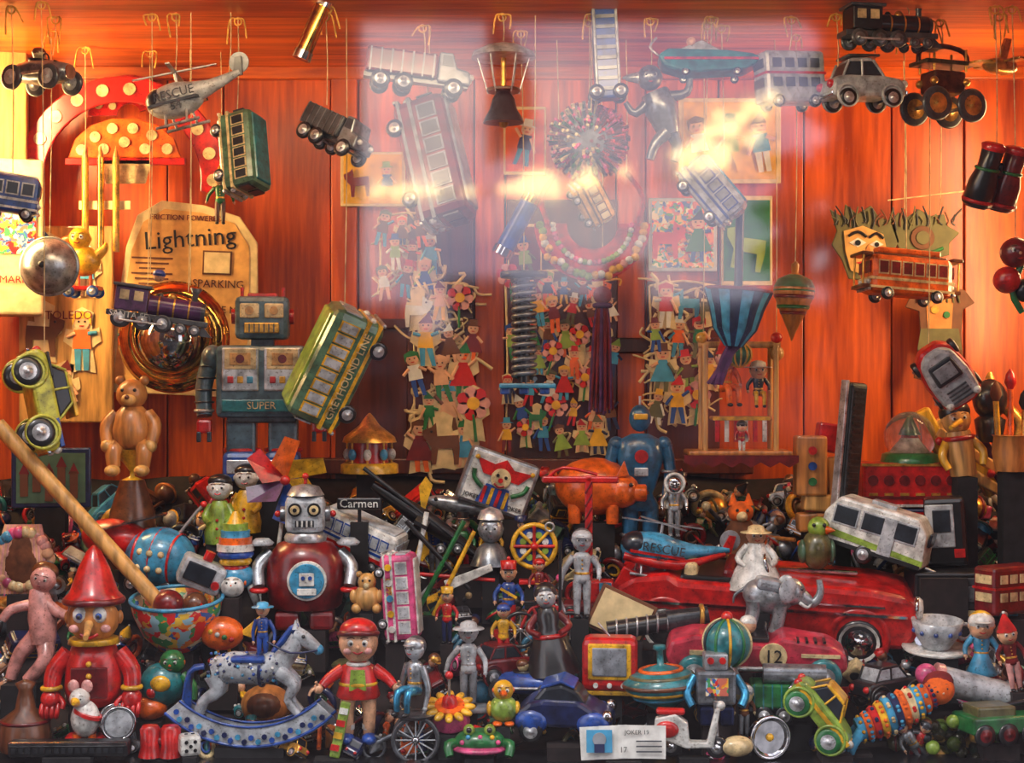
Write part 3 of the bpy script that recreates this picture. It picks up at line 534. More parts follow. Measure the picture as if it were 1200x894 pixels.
for e in(-1,1):b.box((e*56,0,-16),(12,30,4),'brown');b.cyl((e*60,-12,-16),(e*60,-12,20),1.2,'gold:m');b.cyl((e*60,12,-16),(e*60,12,20),1.2,'gold:m');b.box((e*57,0,22),(14,34,4),'brown',1)
put('toy_tram',b,1062,325,.42,yaw=12,roll=3,pitch=-5,hang=[(0,30)])
# silver and red rounded toy car seen from above
b=B();b.ext([(-26,-34),(-28,0),(-24,30),(-12,42),(12,42),(24,30),(28,0),(26,-34),(14,-42),(-14,-42)],-6,16,'red',6);b.ext([(-24,-30),(-25,0),(-21,28),(-10,38),(10,38),(21,28),(25,0),(24,-30),(12,-37),(-12,-37)],-14,0,'lgrey',6)
b.ext([(-17,-4),(-15,24),(15,24),(17,-4)],-17,-10,'dglass',3);b.box((0,-17,10),(24,2,18),'grey',1)
for i in range(4):b.box((0,-15,-14-i*5),(26,2,2),'dgrey')
for x in(-18,18):
    b.sph((x,-12,-30),5,'white',6)
    for z in(-24,24):wheel(b,x*1.4,6,z,10,7,'black','steel:m','x')
put('toy_car',b,1110,440,.35,roll=-38,yaw=-12,pitch=10,hang=[(-22,26)])
b=B();b.cyl((0,0,-36),(0,0,36),11,'blue');b.cyl((0,0,-40),(0,0,-30),12.5,'steel:c');b.cyl((0,0,30),(0,0,40),12.5,'gold:c');put('kaleidoscope',b,606,264,.32,roll=28,hang=[(18,32)])
b=B();b.ext(arc(30,68,180,360),-3,0,'red:f',1)
for i in range(26):
    a=rad(182+i*7);r=62+R.uniform(-4,4);b.sph((r*math.cos(a),-4,r*math.sin(a)),5,R.choice(['white:f','yellow:f','lpink:f','lgreen:f']),6)
    r=46;b.sph((r*math.cos(a),-4,r*math.sin(a)),3.6,R.choice(['white:f','pink:f','lgreen:f']),5)
b.tube([(-52,0,0),(-60,0,30),(-40,0,60)],3,'red:f');b.tube([(52,0,0),(60,0,30),(40,0,60)],3,'red:f');put('flower_garland',b,694,262,.5,hang=[(-40,60),(40,60)])
b=B();bus(b,80,44,36,'lgrey','blue','grey',5,'lblue');put('toy_bus',b,835,224,.36,yaw=-10,roll=50,pitch=10,hang=[(-10,35)])
b=B();bus(b,52,34,30,'gold','brown','cream',4,'brown');put('toy_tram',b,694,236,.3,yaw=25,roll=60,hang=[(-4,26)])
b=B();loco(b,116,56,36,'purple','dgrey','steel:m');b.txt('SANTA FE',10,(-32,-18,-12),'white');b.sph((-5,0,38),7,'skin',6);hat(b,(-5,0,38),7,'cap','blue');put('toy_locomotive',b,186,362,.3,yaw=10,roll=8,hang=[(-10,40),(35,20)])
b=B();sedan(b,120,60,58,'lime',win='black',wr=17);b.box((0,0,28),(50,50,4),'yellow',1);b.box((40,0,4),(34,56,5),'blue',1);b.box((-40,0,9),(30,56,3),'black',1);put('toy_jeep',b,52,470,.22,yaw=0,roll=78,pitch=-30,hang=[(0,60)])
b=B();bus(b,60,44,40,'blue','white','dglass',3,'white');put('toy_van',b,15,228,.25,yaw=15,roll=8,hang=[(0,20)])
b=B();n=16
for i in range(n):
    a0=2*pi*i/n;a1=2*pi*(i+1)/n;k='navy:f' if i%2 else 'lblue:f'
    prof=[(38,36),(30,14),(24,-10),(10,-30)]
    vs=[(r*math.cos(a),r*math.sin(a)*.9,z) for r,z in prof for a in(a0,(a0+a1)/2,a1)];vs=[(x*(1.08 if j%3==1 else 1),y*(1.08 if j%3==1 else 1),z) for j,(x,y,z) in enumerate(vs)]
    b.add(vs,[(j*3+q,j*3+q+1,j*3+q+4,j*3+q+3) for j in range(3) for q in(0,1)],k)
b.tor((0,0,36),38,2,'dred:f','z');b.cyl((0,0,36),(-6,0,130),5,'dgrey:m')
for i in range(14):b.tube([(R.uniform(-8,8),0,-28),(-6+R.uniform(-8,4),0,-48),(-18+R.uniform(-8,8),R.uniform(-4,4),-76)],[2.5,3,2],'purple:f',5)
put('folded_parasol',b,862,376,.38,roll=5,hang=[(-14,128)])
b=B()
for i in range(34):
    a=R.uniform(0,2*pi);r=R.uniform(2,10);b.tube([(r*.4*math.cos(a),r*.4*math.sin(a),60),(r*math.cos(a),r*math.sin(a),20),(r*1.5*math.cos(a)+R.uniform(-3,3),r*1.5*math.sin(a),-68-R.uniform(0,10))],[2,2.4,1.6],R.choice(['dred:f','purple:f','dred:f']),5)
b.sph((0,0,62),11,'dred:f');b.tor((0,0,50),9,3,'purple:f','z');put('silk_tassel',b,706,408,.5,hang=[(0,70)])
b=B()
hp=[(13*math.cos(i*.7),13*math.sin(i*.7),-60+i*.95) for i in range(126)];b.tube(hp,3,'grey:m',6,1);b.cyl((0,0,-64),(0,0,60),7,'black');b.disc((0,0,62),28,'dgrey:m',7,'z')
b.box((4,0,-68),(66,40,6),'lblue',2)
for x in(-22,0,24):b.box((x,-10,-74),(12,12,8),'blue',2)
put('spring_toy',b,614,384,.42,roll=0,hang=[(0,62)])
b=B();b.box((0,0,-48),(120,60,6),'wood:w',2);b.ext([(-66,-50)]+[(-66+i*11,-58-(6 if i%2 else 0)) for i in range(13)]+[(66,-50)],-33,-30,'dred',0)
for x in(-40,42):b.cyl((x,-20,-46),(x,-20,78),3.2,'lwood:w');b.cyl((x,20,-46),(x,20,78),3.2,'lwood:w')
b.cyl((-46,0,78),(50,0,78),4,'lwood:w');b.box((4,0,-8),(70,34,5),'wood:w',2)
for i in range(6):b.box((-26+i*11,-18,-22),(5,3,26),['red','white'][i%2])
b.box((2,-18,-8),(66,4,4),'yellow');b.at((-14,-6,34),(0,0,20));fig(b,86,'orange','orange','lpink','cone','red',sit=True,hs=.15);b.at((24,-4,26));fig(b,66,'black','yellow','skin','brim','white',sit=True,hs=.15);b.at((2,-22,-30));fig(b,40,'red','white','skin','cap','black',hs=.15)
b.at((0,0,0));b.sph((46,0,68),9,'lwood:w');b.sph((46,0,86),7,'red');b.sph((-42,0,86),7,'yellow');b.sph((0,-16,66),14,'green',9)
for i in range(6):b.tor((0,-16,66),14.3,1.2,'yellow','x',rot=(0,0,i*30))
put('wooden_swing_carousel',b,864,482,.5,base=False,hang=[(-40,80),(46,90)])
b=B();b.sph((0,0,14),18,'dred');b.sph((-10,0,-18),16,'red');b.sph((12,4,-30),14,'black');b.tube([(0,0,30),(10,0,10),(-4,0,-30),(8,0,-56)],4,'green');face(b,(0,0,14),17,nose='skin');put('red_clown_toy',b,1190,310,.25,hang=[(0,30)])
# ================= UPPER SHELF ROW =================
b=B()
b.box((0,0,62),(62,42,50),'rob',6);b.box((0,0,88),(34,24,6),'red',2);b.cyl((-24,0,84),(-24,0,98),2,'red');b.cyl((24,0,84),(24,0,98),2,'red')
for x in(-14,14):b.box((x,-22,70),(22,4,17),'cream',2);b.disc((x,-25,70),5,'lwood',2)
b.box((0,-22,50),(40,4,12),'gold:m',1)
for i in range(6):b.box((-14+i*5.6,-25,50),(1.5,1,10),'dgrey')
for x in(-1,1):b.disc((x*33,0,64),9,'red',6,'x')
b.box((0,0,33),(26,20,8),'dgrey:m');b.box((0,0,-12),(104,52,84),'rob',6)
for x in(-24,24):
    b.box((x,-27,2),(42,4,50),'steel:m',2);b.box((x,-29,14),(36,2,24),'cream',1);b.box((x,-31,14),(24,1,14),'lwood',1);b.disc((x,-32,14),5,'dred',1)
    for i in range(3):b.box((x-11+i*11,-30,-10),(7,3,8),['red','yellow','lblue'][i],1)
b.box((0,-27,-40),(90,3,14),'teal',1);b.txt('SUPER',12,(0,-30,-40),'cream')
for x in(-1,1):
    b.sph((x*58,0,16),(13,17,15),'rob');b.tube([(x*60,0,14),(x*68,-2,-20),(x*66,-10,-52)],[11,10,9],'rob',12);b.tor((x*67,-8,-46),10,2,'steel:m','z')
    for z in(6,-8,-22,-36):b.tor((x*(62+(6-z)*.12),-1-(6-z)*.08,z),10.6,1.2,'dgrey:m','z')
    b.box((x*66,-13,-64),(17,16,16),'red',3)
    for q in(-6,6):b.box((x*66+q,-18,-76),(5,8,12),'dgrey:m',1)
    b.box((x*24,0,-74),(34,36,44),'rob',4);b.box((x*24,-6,-110),(40,56,34),'blue',6);b.box((x*24,-34,-110),(30,3,16),'steel:m',1)
    b.tor((x*24,0,-92),20,2.5,'red','z')
b.box((0,0,-56),(80,44,8),'dgrey:m',2)
put('tin_robot',b,308,435,.45,yaw=6)
b=B();bus(b,138,66,62,'mgreen','yellow','lgrey',8,'lgreen');b.txt('GREYHOUND LINE',13,(0,-33,-14),'cream');put('toy_bus',b,390,428,.34,yaw=-8,roll=-66,pitch=22,hang=[(14,66)])
b=B()
b.lathe([(12,-26),(22,-20),(24,-4),(19,16),(12,24)],'wood:w',n=22);b.sph((0,-2,38),18,'wood:w',10);b.sph((0,-17,32),(9,8,7),'lwood:w');b.sph((0,-25,35),3,'brown',5)
for a in(-1,1):
    b.sph((a*14,0,54),6,'wood:w',7);b.sph((a*7,-17,43),2.4,'black',5);b.tube([(a*18,0,14),(a*28,-6,2),(a*26,-14,-18)],[9,8,7],'wood:w');b.sph((a*25,-16,-22),8,'lwood:w',7)
    b.tube([(a*12,0,-22),(a*18,-16,-26),(a*17,-18,-46)],[11,10,8],'wood:w');b.sph((a*17,-24,-50),(9,13,7),'lwood:w',7)
put('wooden_bear',b,155,500,.36,base=False)
b=B();b.lathe([(22,14),(20,10),(3,-12),(3,-18),(12,-22)],'yellow');b.lathe([(14,-22),(26,-60),(30,-120),(28,-124)],'brown');put('brass_candle_holder',b,155,540,.37)
b=B();b.lathe([(34,-34),(34,-24),(30,-22)],'yellow');b.lathe([(22,-22),(20,4)],'red');b.lathe([(32,2),(30,8),(12,22),(5,32),(1,36)],'gold:m',n=24)
for i in range(8):
    a=rad(i*45);b.cyl((26*math.cos(a),26*math.sin(a),-24),(26*math.cos(a),26*math.sin(a),4),1.4,'gold:m');b.sph((26*math.cos(a),26*math.sin(a),-12),(5,4,7),['white','lblue'][i%2],6)
put('tin_carousel',b,433,520,.5)
b=B();b.box((0,4,0),(90,10,70),'navy',2);b.box((0,-2,0),(78,2,58),'mgreen:p')
for i in range(5):b.box((-30+i*14,-4,-8+i%2*8),(9,2,26+i%3*6),'brown:p');b.ext([(-36+i*14,5+i%2*8),(-30+i*14,18+i%2*8),(-24+i*14,5+i%2*8)],-5,-3,'dred:p')
put('castle_picture_box',b,60,560,.5,yaw=10)
b=B();b.cyl((-95,0,105),(95,0,-105),9,'lwood:w');b.sph((95,0,-105),10,'lwood:w');put('wooden_stick',b,92,602,.2,base=False)
b=B()
for i in range(26):
    a=i*2*pi/26;b.sph((30*math.cos(a),-4+R.uniform(-3,3),32*math.sin(a)),7.5,R.choice(['lpink','skin:f','lblue','cream','pink']),6)
for i in range(20):b.tube([(-20+i*2,0,40),(-24+i*2.6,-8,10),(-30+i*3,-4,-40)],[3,4,2],'lpink:f' if i%2 else 'skin:f',5)
b.sph((0,6,0),(34,20,40),'brown:f');put('beaded_rag_doll',b,28,655,.3)
b=B();b.sph((22,0,0),(42,36,36),'lblue',14);b.sph((-38,4,12),(44,26,24),'red',12)
for x in(0,22,44):b.lathe([(35.5 if x==22 else 31.5,-1.6),(36.6 if x==22 else 32.6,0),(35.5 if x==22 else 31.5,1.6)],'red',(x,0,0),'x',cap=False)
for q in range(6):b.sph((10+q%3*13,-35+abs(q%3-1)*3,-10+q//3*18),4,'cream',6)
b.sph((58,-6,4),10,'skin');b.tube([(40,0,30),(56,0,56),(66,0,70)],2,'steel:m');b.sph((66,0,70),4,'red',6);b.box((-20,-10,36),(90,30,2),'grey:g',r=(0,-20,20));b.tube([(-76,4,14),(-90,4,26)],[8,2],'yellow');wheels(b,(0,44),22,-32,9,5)
put('tin_bumblebee',b,168,650,.32,yaw=-12,roll=8)
b=B()
for x,k,c in((-14,'lgreen','cream'),(14,'yellow','white')):
    b.at((x,x*.6,x*.4));b.lathe([(17,-42),(18,-30),(12,0),(8,8)],k);b.sph((0,0,22),14,'white',10);face(b,(0,0,22),14,nose='white');b.sph((0,2,30),(14.5,14,9),'black',8);hat(b,(0,0,24),10,'cap',c)
    for a in(-1,1):b.tube([(a*9,0,2),(a*16,-6,-10),(a*10,-14,-18)],[5,4,3.5],k)
    for i in range(3):b.sph((0,-16,-34+i*10),2,'red',5)
put('clown_doll_pair',b,273,588,.36)
b=B();cs=['yellow','orange','red','purple','blue','yellow','orange','blue']
for i in range(6):
    a=rad(i*60+20);c,s=math.cos(a),math.sin(a);k=cs[i]
    P=[(0,0,0),(48*c,-4,48*s),(48*c-18*s,-12,48*s+18*c),(14*c-22*s,-16,14*s+22*c)];P2=[(x,y+1.5,z) for x,y,z in P]
    b.add(P+P2,[(0,1,2,3),(4,5,6,7),(0,1,5,4),(1,2,6,5),(2,3,7,6),(3,0,4,7)],k,False)
b.sph((0,-12,0),6,'red');b.cyl((0,2,0),(4,2,-80),2.5,'white');put('pinwheel',b,336,562,.32,roll=10)
b=B()
b.lathe([(38,-50),(42,-46),(46,-20),(44,10),(32,26),(20,30)],'dred',n=28,sc=(1,.8,1));b.box((0,0,60),(46,36,44),'lgrey',8);b.lathe([(22,0),(16,10),(4,13)],'lgrey:m',(0,0,82));b.cyl((0,0,92),(0,0,104),2,'red');b.sph((0,0,104),4,'red')
for a in(-1,1):
    b.disc((a*11,-19,66),8,'black',3);b.disc((a*11,-21,66),5.5,'cream',3);b.disc((a*11,-23,66),2.5,'black',3);b.disc((a*26,0,60),9,'grey:m',6,'x');b.sph((a*32,0,60),4,'red')
    b.tube([(a*40,0,14),(a*54,-8,0),(a*52,-20,-22)],[9,8,7],'lgrey:m');b.tor((a*52,-22,-26),8,3,'red','z');b.lathe([(12,0),(14,3),(8,8)],'lgrey',(a*50,-4,24));b.box((a*20,-4,-62),(28,44,22),'dred',5)
b.box((0,-19,50),(22,3,8),'dgrey:m',1)
for i in range(4):b.box((-8+i*5.4,-21,50),(2,1,7),'white')
b.disc((4,-36,-14),23,'white',5,n=28);b.disc((4,-39,-14),20,'lblue',3,n=28);b.box((4,-42,-12),(17,2,15),'white',1);b.box((4,-42,-26),(22,2,8),'white',1)
for a in(-1,1):b.disc((4+a*4,-44,-10),2.4,'blue',1)
b.lathe([(24,28),(25,33),(22,38)],'steel:m');put('tin_robot',b,358,662,.26,yaw=4)
b=B()
for i,k in enumerate(['red','yellow','blue','white','orange','lblue','lgreen']):b.lathe([(22-abs(i-3)*2.4,0),(23-abs(i-2.5)*2.4,4),(22-abs(i-3)*2.4,8)],k,(0,0,-14+i*8),n=20)
b.sph((0,0,-20),(24,20,16),'lblue');b.sph((0,-20,-30),(14,10,12),'white');face(b,(0,-14,-26),14,nose='orange');b.lathe([(10,0),(3,14)],'yellow',(0,0,42));put('striped_tin_hen',b,276,655,.24)
b=B();b.sph((-2,0,0),(26,18,20),'orange',10);b.sph((-24,-2,16),12,'orange');b.lathe([(5,0),(1,12)],'yellow',(-34,-4,14),'x',r=(0,180,0));b.ext([(18,0),(44,22),(36,-6)],-3,3,'yellow',1);b.ext([(-30,26),(-26,36),(-22,27),(-18,35),(-16,24)],-2,2,'red')
for i in range(4):b.sph((-12+i*8,-17+abs(i-1.5)*1.6,4-i*3),3.5,['yellow','white','green','red'][i],5)
b.cyl((-6,0,-16),(-8,0,-30),2,'yellow');b.cyl((6,0,-16),(8,0,-30),2,'yellow');b.box((0,0,-31),(34,20,4),'red',1);face(b,(-24,-2,16),11,nose='orange');put('tin_hen',b,262,742,.18)
b=B();b.lathe([(22,-32),(24,-30),(40,-14),(50,10),(54,28),(52,29),(47,10),(36,-12),(.5,-24)],'litho',n=36);b.tor((0,0,28),53,2.5,'lblue','z',n=36);b.sph((-10,0,20),18,'dred');b.sph((20,6,18),15,'brown');put('painted_bowl',b,208,728,.2,pitch=8)
b=B();b.box((0,0,0),(52,34,34),'lgrey',5);b.box((-4,-18,2),(34,3,22),'dglass',2);b.cyl((0,0,17),(0,0,28),6,'red');b.disc((18,-18,-4),5,'red',4);b.tube([(24,0,-10),(36,-6,-24),(30,-8,-34)],4,'white');put('toy_camera',b,236,672,.22,roll=25,yaw=15)
b=B();bus(b,100,44,40,'white','blue','lgrey',7,'lgrey');b.box((0,0,-14),(102,41,5),'red');put('toy_tram',b,425,628,.34,yaw=-18,roll=18,pitch=15)
b=B();bus(b,100,40,38,'pink','white','lgrey',5,'white');b.txt('HIPPIE',10,(-10,-20,-10),'yellow')
for i in range(5):b.disc((-36+i*18,-20.5,-9),4,['yellow','white','lblue'][i%3],2)
put('toy_camper_van',b,470,698,.22,roll=86,yaw=0,pitch=8)
b=B();b.box((0,0,0),(52,6,14),'black',2);b.txt('Carmen',14,(0,-4,0),'white');b.box((0,4,-14),(4,4,16),'black');put('name_sign',b,421,590,.3)
b=B();b.tube([(-60,0,40),(0,0,0),(60,0,-40)],[5,12,6],'black',12);b.box((0,0,0),(16,150,4),'black',r=(0,30,0));b.ext([(-2,0),(10,40),(2,50),(-6,38)],-3,0,'yellow');b.ext([(2,0),(-10,-40),(-2,-50),(6,-38)],-3,0,'yellow');b.sph((0,-4,0),6,'red');b.cyl((-70,-8,60),(75,-8,-52),2.5,'dgrey:m');wheels(b,(20,40),14,-34,7,4)
put('toy_propeller_plane',b,497,608,.4,yaw=0)
b=B();b.cyl((-40,0,-50),(-20,0,60),3,'white');b.cyl((-30,0,-55),(24,-4,50),3,'green');b.cyl((-44,-4,50),(30,0,-30),3,'black');b.cyl((-12,-6,-60),(36,-6,38),2.6,'yellow');b.ext([(0,-20),(55,0),(58,-8),(5,-32)],-6,-3,'white',1);b.cyl((-60,0,-10),(60,0,-20),2.4,'red')
put('pick_up_sticks',b,520,660,.3)
b=B();b.box((0,0,0),(84,26,66),'lgrey:m',5);b.box((0,-13,0),(76,2,58),'white',1)
b.ext([(-22,6),(-34,22),(-12,20),(0,29),(12,20),(34,22),(22,6)],-16,-14.5,'red');b.sph((-34,-16,22),3,'yellow',5);b.sph((34,-16,22),3,'yellow',5);b.ext([(-14,-4),(-20,-28),(20,-28),(14,-4)],-15.5,-14.5,'blue')
for i in range(4):b.box((-14+i*9,-16.5,-17),(4,1,20),['red','yellow'][i%2])
b.disc((0,-16,6),12,'cream',2);b.disc((0,-18,4),3,'red',2)
for a in(-1,1):b.disc((a*5,-18,9),2,'black',1.5);b.tube([(a*18,-16,-10),(a*30,-16,-2),(a*33,-16,8)],3,'green',5)
b.tube([(-6,-18,-1),(0,-18,-4),(6,-18,-1)],1.3,'red',5)
b.txt('JOKER',7,(26,-15,-23),'black');b.txt('JOKER',7,(-26,-15,-23),'black')
put('joker_tin_box',b,583,565,.44,roll=20,yaw=8)
b=B();b.sph((0,0,0),(46,34,34),'orange',16);b.sph((34,-10,-4),(20,20,20),'orange',10);b.lathe([(10,0),(10,12),(8,14)],'orange',(48,-14,-6),'x',n=16)
for a in(-1,1):b.sph((63,-14+a*4,-6),1.8,'brown',4);b.ext([(26,12),(36,32),(42,14)],-12+a*12,-8+a*12,'orange',1);b.sph((44,-12+a*17,4),2.6,'black',5)
for x in(-22,22):
    for y in(-15,15):b.cyl((x,y,-20),(x,y,-42),8,'orange',7)
b.box((0,0,33),(18,3,2),'black');b.tube([(-44,0,4),(-52,0,12),(-48,4,18),(-44,0,12)],2,'orange');put('piggy_bank',b,696,570,.48,yaw=-6)
b=B();b.box((0,0,0),(9,9,150),'red',2);b.box((-10,0,70),(90,9,8),'red',2);b.tube([(-50,0,70),(-30,0,84),(10,0,76)],2,'red')
for i in range(9):b.cyl((-4,-5,-66+i*15),(4,-5,-52+i*15),1.2,'dred',n=6)
b.box((0,0,-78),(60,40,10),'dred',3);b.cyl((-46,0,66),(-46,0,20),.8,'black',n=5);b.tor((-46,0,14),5,1.5,'steel:m');wheels(b,(-20,20),20,-84,9,5,'black','red');b.box((14,0,-60),(30,26,26),'red',3);b.box((20,-14,-56),(14,2,14),'lblue');put('toy_crane',b,690,632,.33,yaw=-6)
b=B();b.tor((0,0,0),25,3,'yellow',n=32);b.disc((0,2,0),22,'blue',3,n=28)
for i in range(8):
    a=rad(i*45);b.cyl((0,-2,0),(24*math.cos(a),-2,24*math.sin(a)),2,['red','yellow'][i%2],n=8);a+=.39;b.disc((14*math.cos(a),-1,14*math.sin(a)),4,['white','lgreen'][i%2],2)
b.sph((0,-5,0),5,'red');b.cyl((0,6,0),(0,6,-40),3,'yellow');b.box((0,4,-42),(36,20,5),'red',1);put('tin_ferris_wheel',b,626,640,.34)
b=B();b.sph((0,0,76),(13,12,16),'rblue',10);b.box((0,-11,78),(16,3,7),'yellow',1);b.cyl((0,0,90),(0,0,102),1.5,'steel:m')
b.lathe([(10,58),(26,50),(28,30),(20,0),(15,-12),(22,-26),(20,-32)],'rblue',sc=(1,.7,1));b.disc((0,-19,32),8,'red',3);b.box((0,-18,14),(16,3,10),'steel:m',1)
for a in(-1,1):
    b.sph((a*28,0,46),9,'rblue');b.tube([(a*30,0,44),(a*35,-2,16),(a*30,-12,-16)],[8,7,6],'rblue');b.sph((a*30,-13,-20),7,'dgrey:m',7);b.tor((a*34,-3,14),8,1.8,'steel:m','z')
    b.tube([(a*11,0,-26),(a*12,-2,-60),(a*12,0,-96)],[11,9,9],'rblue');b.tor((a*12,-2,-60),10,2,'steel:m','z');b.box((a*12,-7,-100),(20,34,13),'navy',4)
put('robot_figure',b,750,566,.48)
b=B();fig(b,74,'lgrey:m','lgrey:m','steel:c',None,hr=None,sh='grey',hs=.15);b.tor((0,-6,26),11,2,'white');b.box((0,10,8),(22,12,26),'white',3);put('astronaut_figure',b,790,592,.4)
b=B();heli(b,130,62,'lblue','red');b.tube([(-60,-6,-12),(0,-20,-12),(60,-2,8)],[5,6,3],'red');put('toy_helicopter',b,790,648,.34,roll=10,yaw=8)
b=B();b.lathe([(26,-30),(24,-10),(12,12)],'brown:f');b.sph((0,0,22),(15,14,13),'orange:f',10);b.lathe([(7,0),(3,12),(1,15)],'cream:f',(0,-10,18),'y',r=(0,0,180))
for a in(-1,1):b.lathe([(6,0),(1,14)],'orange:f',(a*9,0,30));b.sph((a*6,-13,25),2,'black',5)
put('fox_puppet',b,868,622,.46)
b=B();b.lathe([(34,-42),(26,-22),(12,4),(10,12)],'white',n=24);b.sph((0,0,20),11,'skin');face(b,(0,0,20),11);hat(b,(0,0,20),11,'brim','cream')
for a in(-1,1):b.tube([(a*10,0,8),(a*22,-4,-6),(a*14,-14,-14)],[5,4,3],'white')
put('lady_figurine',b,886,648,.29)
b=B();b.sph((0,0,-4),(18,20,24),'olive',12);b.sph((2,-2,22),13,'lgreen',10);b.lathe([(5,0),(.5,10)],'orange',(10,-12,20),'x',r=(0,0,-40));b.sph((6,-15,26),2.4,'black',5);b.sph((-6,-14,26),2.4,'black',5)
for a in(-1,1):b.sph((a*17,0,-6),(5,12,14),'mgreen');b.cyl((a*8,0,-26),(a*8,-2,-36),2,'orange');b.sph((a*8,-7,-37),(5,10,2),'orange',6)
put('tin_chick',b,957,640,.32)
b=B();b.box((0,0,0),(26,16,160),'black',4);b.box((0,-8,0),(20,3,150),'dgrey:m',1)
for i in range(20):b.box((0,-10,-70+i*7.3),(14,2,3.2),'black')
b.box((-15,0,0),(4,12,164),'steel:m',1);put('harmonica',b,996,528,.42,roll=5,yaw=25)
b=B();b.box((0,0,18),(112,60,52),'red',4);b.box((0,0,-22),(110,60,26),'navy',2)
for i in range(5):b.box((0,0,-32+i*9),(113,62,3),['white','yellow','red','white','dred'][i])
for i in range(6):b.disc((-44+i*18,-31,24),6,'dred',2);b.box((-44+i*18,-31,8),(10,2,3),'gold:m')
b.box((0,-30,42),(114,3,3),'gold:m');put('accordion',b,1060,585,.5)
b=B();b.sph((0,0,6),30,'glass:g',16);b.lathe([(34,-24),(32,-14),(26,-12)],'green');b.lathe([(24,-14),(10,2),(3,12)],'white');b.sph((0,0,4),8,'red');b.lathe([(10,4),(2,22)],'green',(0,0,4));put('snow_globe',b,1066,518,.5)
b=B()
for i,(x,z,w,h,k,r_) in enumerate(((-10,0,36,70,'wood:w',0),(12,-44,60,20,'lwood:w',4),(-4,-66,40,22,'wood:w',-3),(14,32,30,34,'red',8),(24,-20,24,60,'lwood:w',-5))):b.box((x,i*3-6,z),(w,26,h),k,3,(0,r_,0))
for q in range(3):b.disc((-10,-22,18-q*18),5,['red','blue','green'][q],2)
put('wooden_building_blocks',b,958,545,.5)
b=B();b.ext([(-60,-26),(-62,8),(-48,30),(44,30),(58,14),(62,-26)],-28,28,'white',4);b.ext([(-61,-16),(-61,-8),(61,-16),(61,-22)],-29,29,'lgreen');b.box((0,0,-24),(118,57,5),'black')
for x,w in((-36,26),(-4,24),(34,24)):
    for y in(-28.5,28.5):b.box((x,y,10),(w+4,1.6,24),'lgrey',1);b.box((x,y*1.02,10),(w,2,20),'dglass',1)
b.box((16,-29,0),(16,2,44),'lgrey');b.box((61,0,8),(3,34,16),'dglass',1);wheels(b,(-6,),26,-28,11,6);b.cyl((62,0,-26),(80,0,-28),2,'steel:m');b.box((0,0,32),(30,20,5),'lgrey',1);put('toy_caravan',b,1030,622,.34,yaw=-24,roll=14,pitch=6)
b=B();b.box((0,0,0),(46,40,80),'black',5);b.box((-6,-21,8),(32,3,50),'lgrey',3);b.box((-4,-23,14),(20,2,26),'dglass',1);b.box((14,-22,-24),(12,2,10),'red');put('toy_radio',b,1108,622,.38,roll=-4,yaw=-15)
b=B()
for i in range(5):b.box((-40+i*22,i*2,40-i*10),(18,18,90),['yellow:w','lwood:w','yellow:w','purple','lwood:w'][i],3,(0,-28,0))
b.box((10,-14,20),(130,8,12),'lwood:w',2,(0,32,0));b.box((20,-14,-10),(120,8,12),'lwood:w',2,(0,32,0))
for i in range(4):b.sph((-45+i*30,-20,44-i*19),5,'red',6)
put('wooden_toy_fence',b,1140,560,.5)
b=B();b.lathe([(15,-52),(16,-10),(14,0)],'lwood:w');b.sph((0,0,14),(17,17,19),'lwood:w',10);b.sph((0,3,22),(18.5,18,16),'black',9);face(b,(0,0,14),16,nose='lwood');b.cyl((0,-16,12),(-20,-44,8),3.4,'yellow',2.4);b.tor((0,0,-8),16,3,'red','z')
for a in(-1,1):b.tube([(a*14,0,-12),(a*24,-8,-26),(a*20,-14,-42)],[6,5,4],'yellow:w')
put('long_nose_wooden_puppet',b,1122,505,.44,roll=-8)
b=B();b.sph((0,0,10),(20,20,24),'black',10);b.lathe([(14,-40),(18,-14),(10,-8)],'black');b.tube([(20,0,0),(34,-6,-20),(26,-8,-44)],[8,7,6],'gold:m');b.lathe([(6,34),(2,42)],'gold:m');put('black_tin_kettle',b,1160,478,.5)
b=B()
for i,(x,l) in enumerate(((-14,70),(0,84),(14,60),(24,74))):b.cyl((x,0,-40),(x+i*4-4,i*3,l-40),3.4,['yellow','orange','gold:m','lwood:w'][i]);b.lathe([(3.4,0),(7,8),(5,18),(.5,24)],['brown:f','red','black:f','green'][i],(x+i*4-4,i*3,l-40))
b.lathe([(18,-52),(22,-30),(20,-12),(22,-10)],'wood:w');put('paint_brush_pot',b,1185,500,.42)
b=B();b.box((0,0,0),(130,50,64),'black',3)
for i in range(3):b.box((-42+i*42,-26,8),(34,3,36),'dgrey',2);b.disc((-42+i*42,-29,8),9,'grey:m',3);b.box((-42+i*42,-29,-14),(22,1,6),['red','cream','lblue'][i])
b.box((0,-27,-24),(120,2,6),'gold:m');put('tin_stove',b,1130,700,.32)
b=B()
b.ext([(-178,-2),(-172,18),(-150,32),(-108,38),(-95,30),(-5,28),(10,36),(120,32),(158,26),(172,10),(172,-20),(160,-36),(-150,-38),(-172,-24)],-50,50,'red',7)
b.box((-50,0,31),(92,78,8),'black',3);b.box((-84,0,36),(16,74,24),'cream',5);b.box((-40,0,34),(14,74,20),'dred',5)
b.ext([(6,34),(0,60),(5,60),(14,34)],-42,42,'glass:g');b.tube([(8,-44,32),(0,-42,62),(0,42,62),(8,44,32)],2.2,'steel:c',8,4);b.tor((-12,-18,46),10,1.5,'cream','x')
b.box((0,-51,4),(320,3,3),'steel:c');b.box((60,-51,14),(150,3,2),'steel:c')
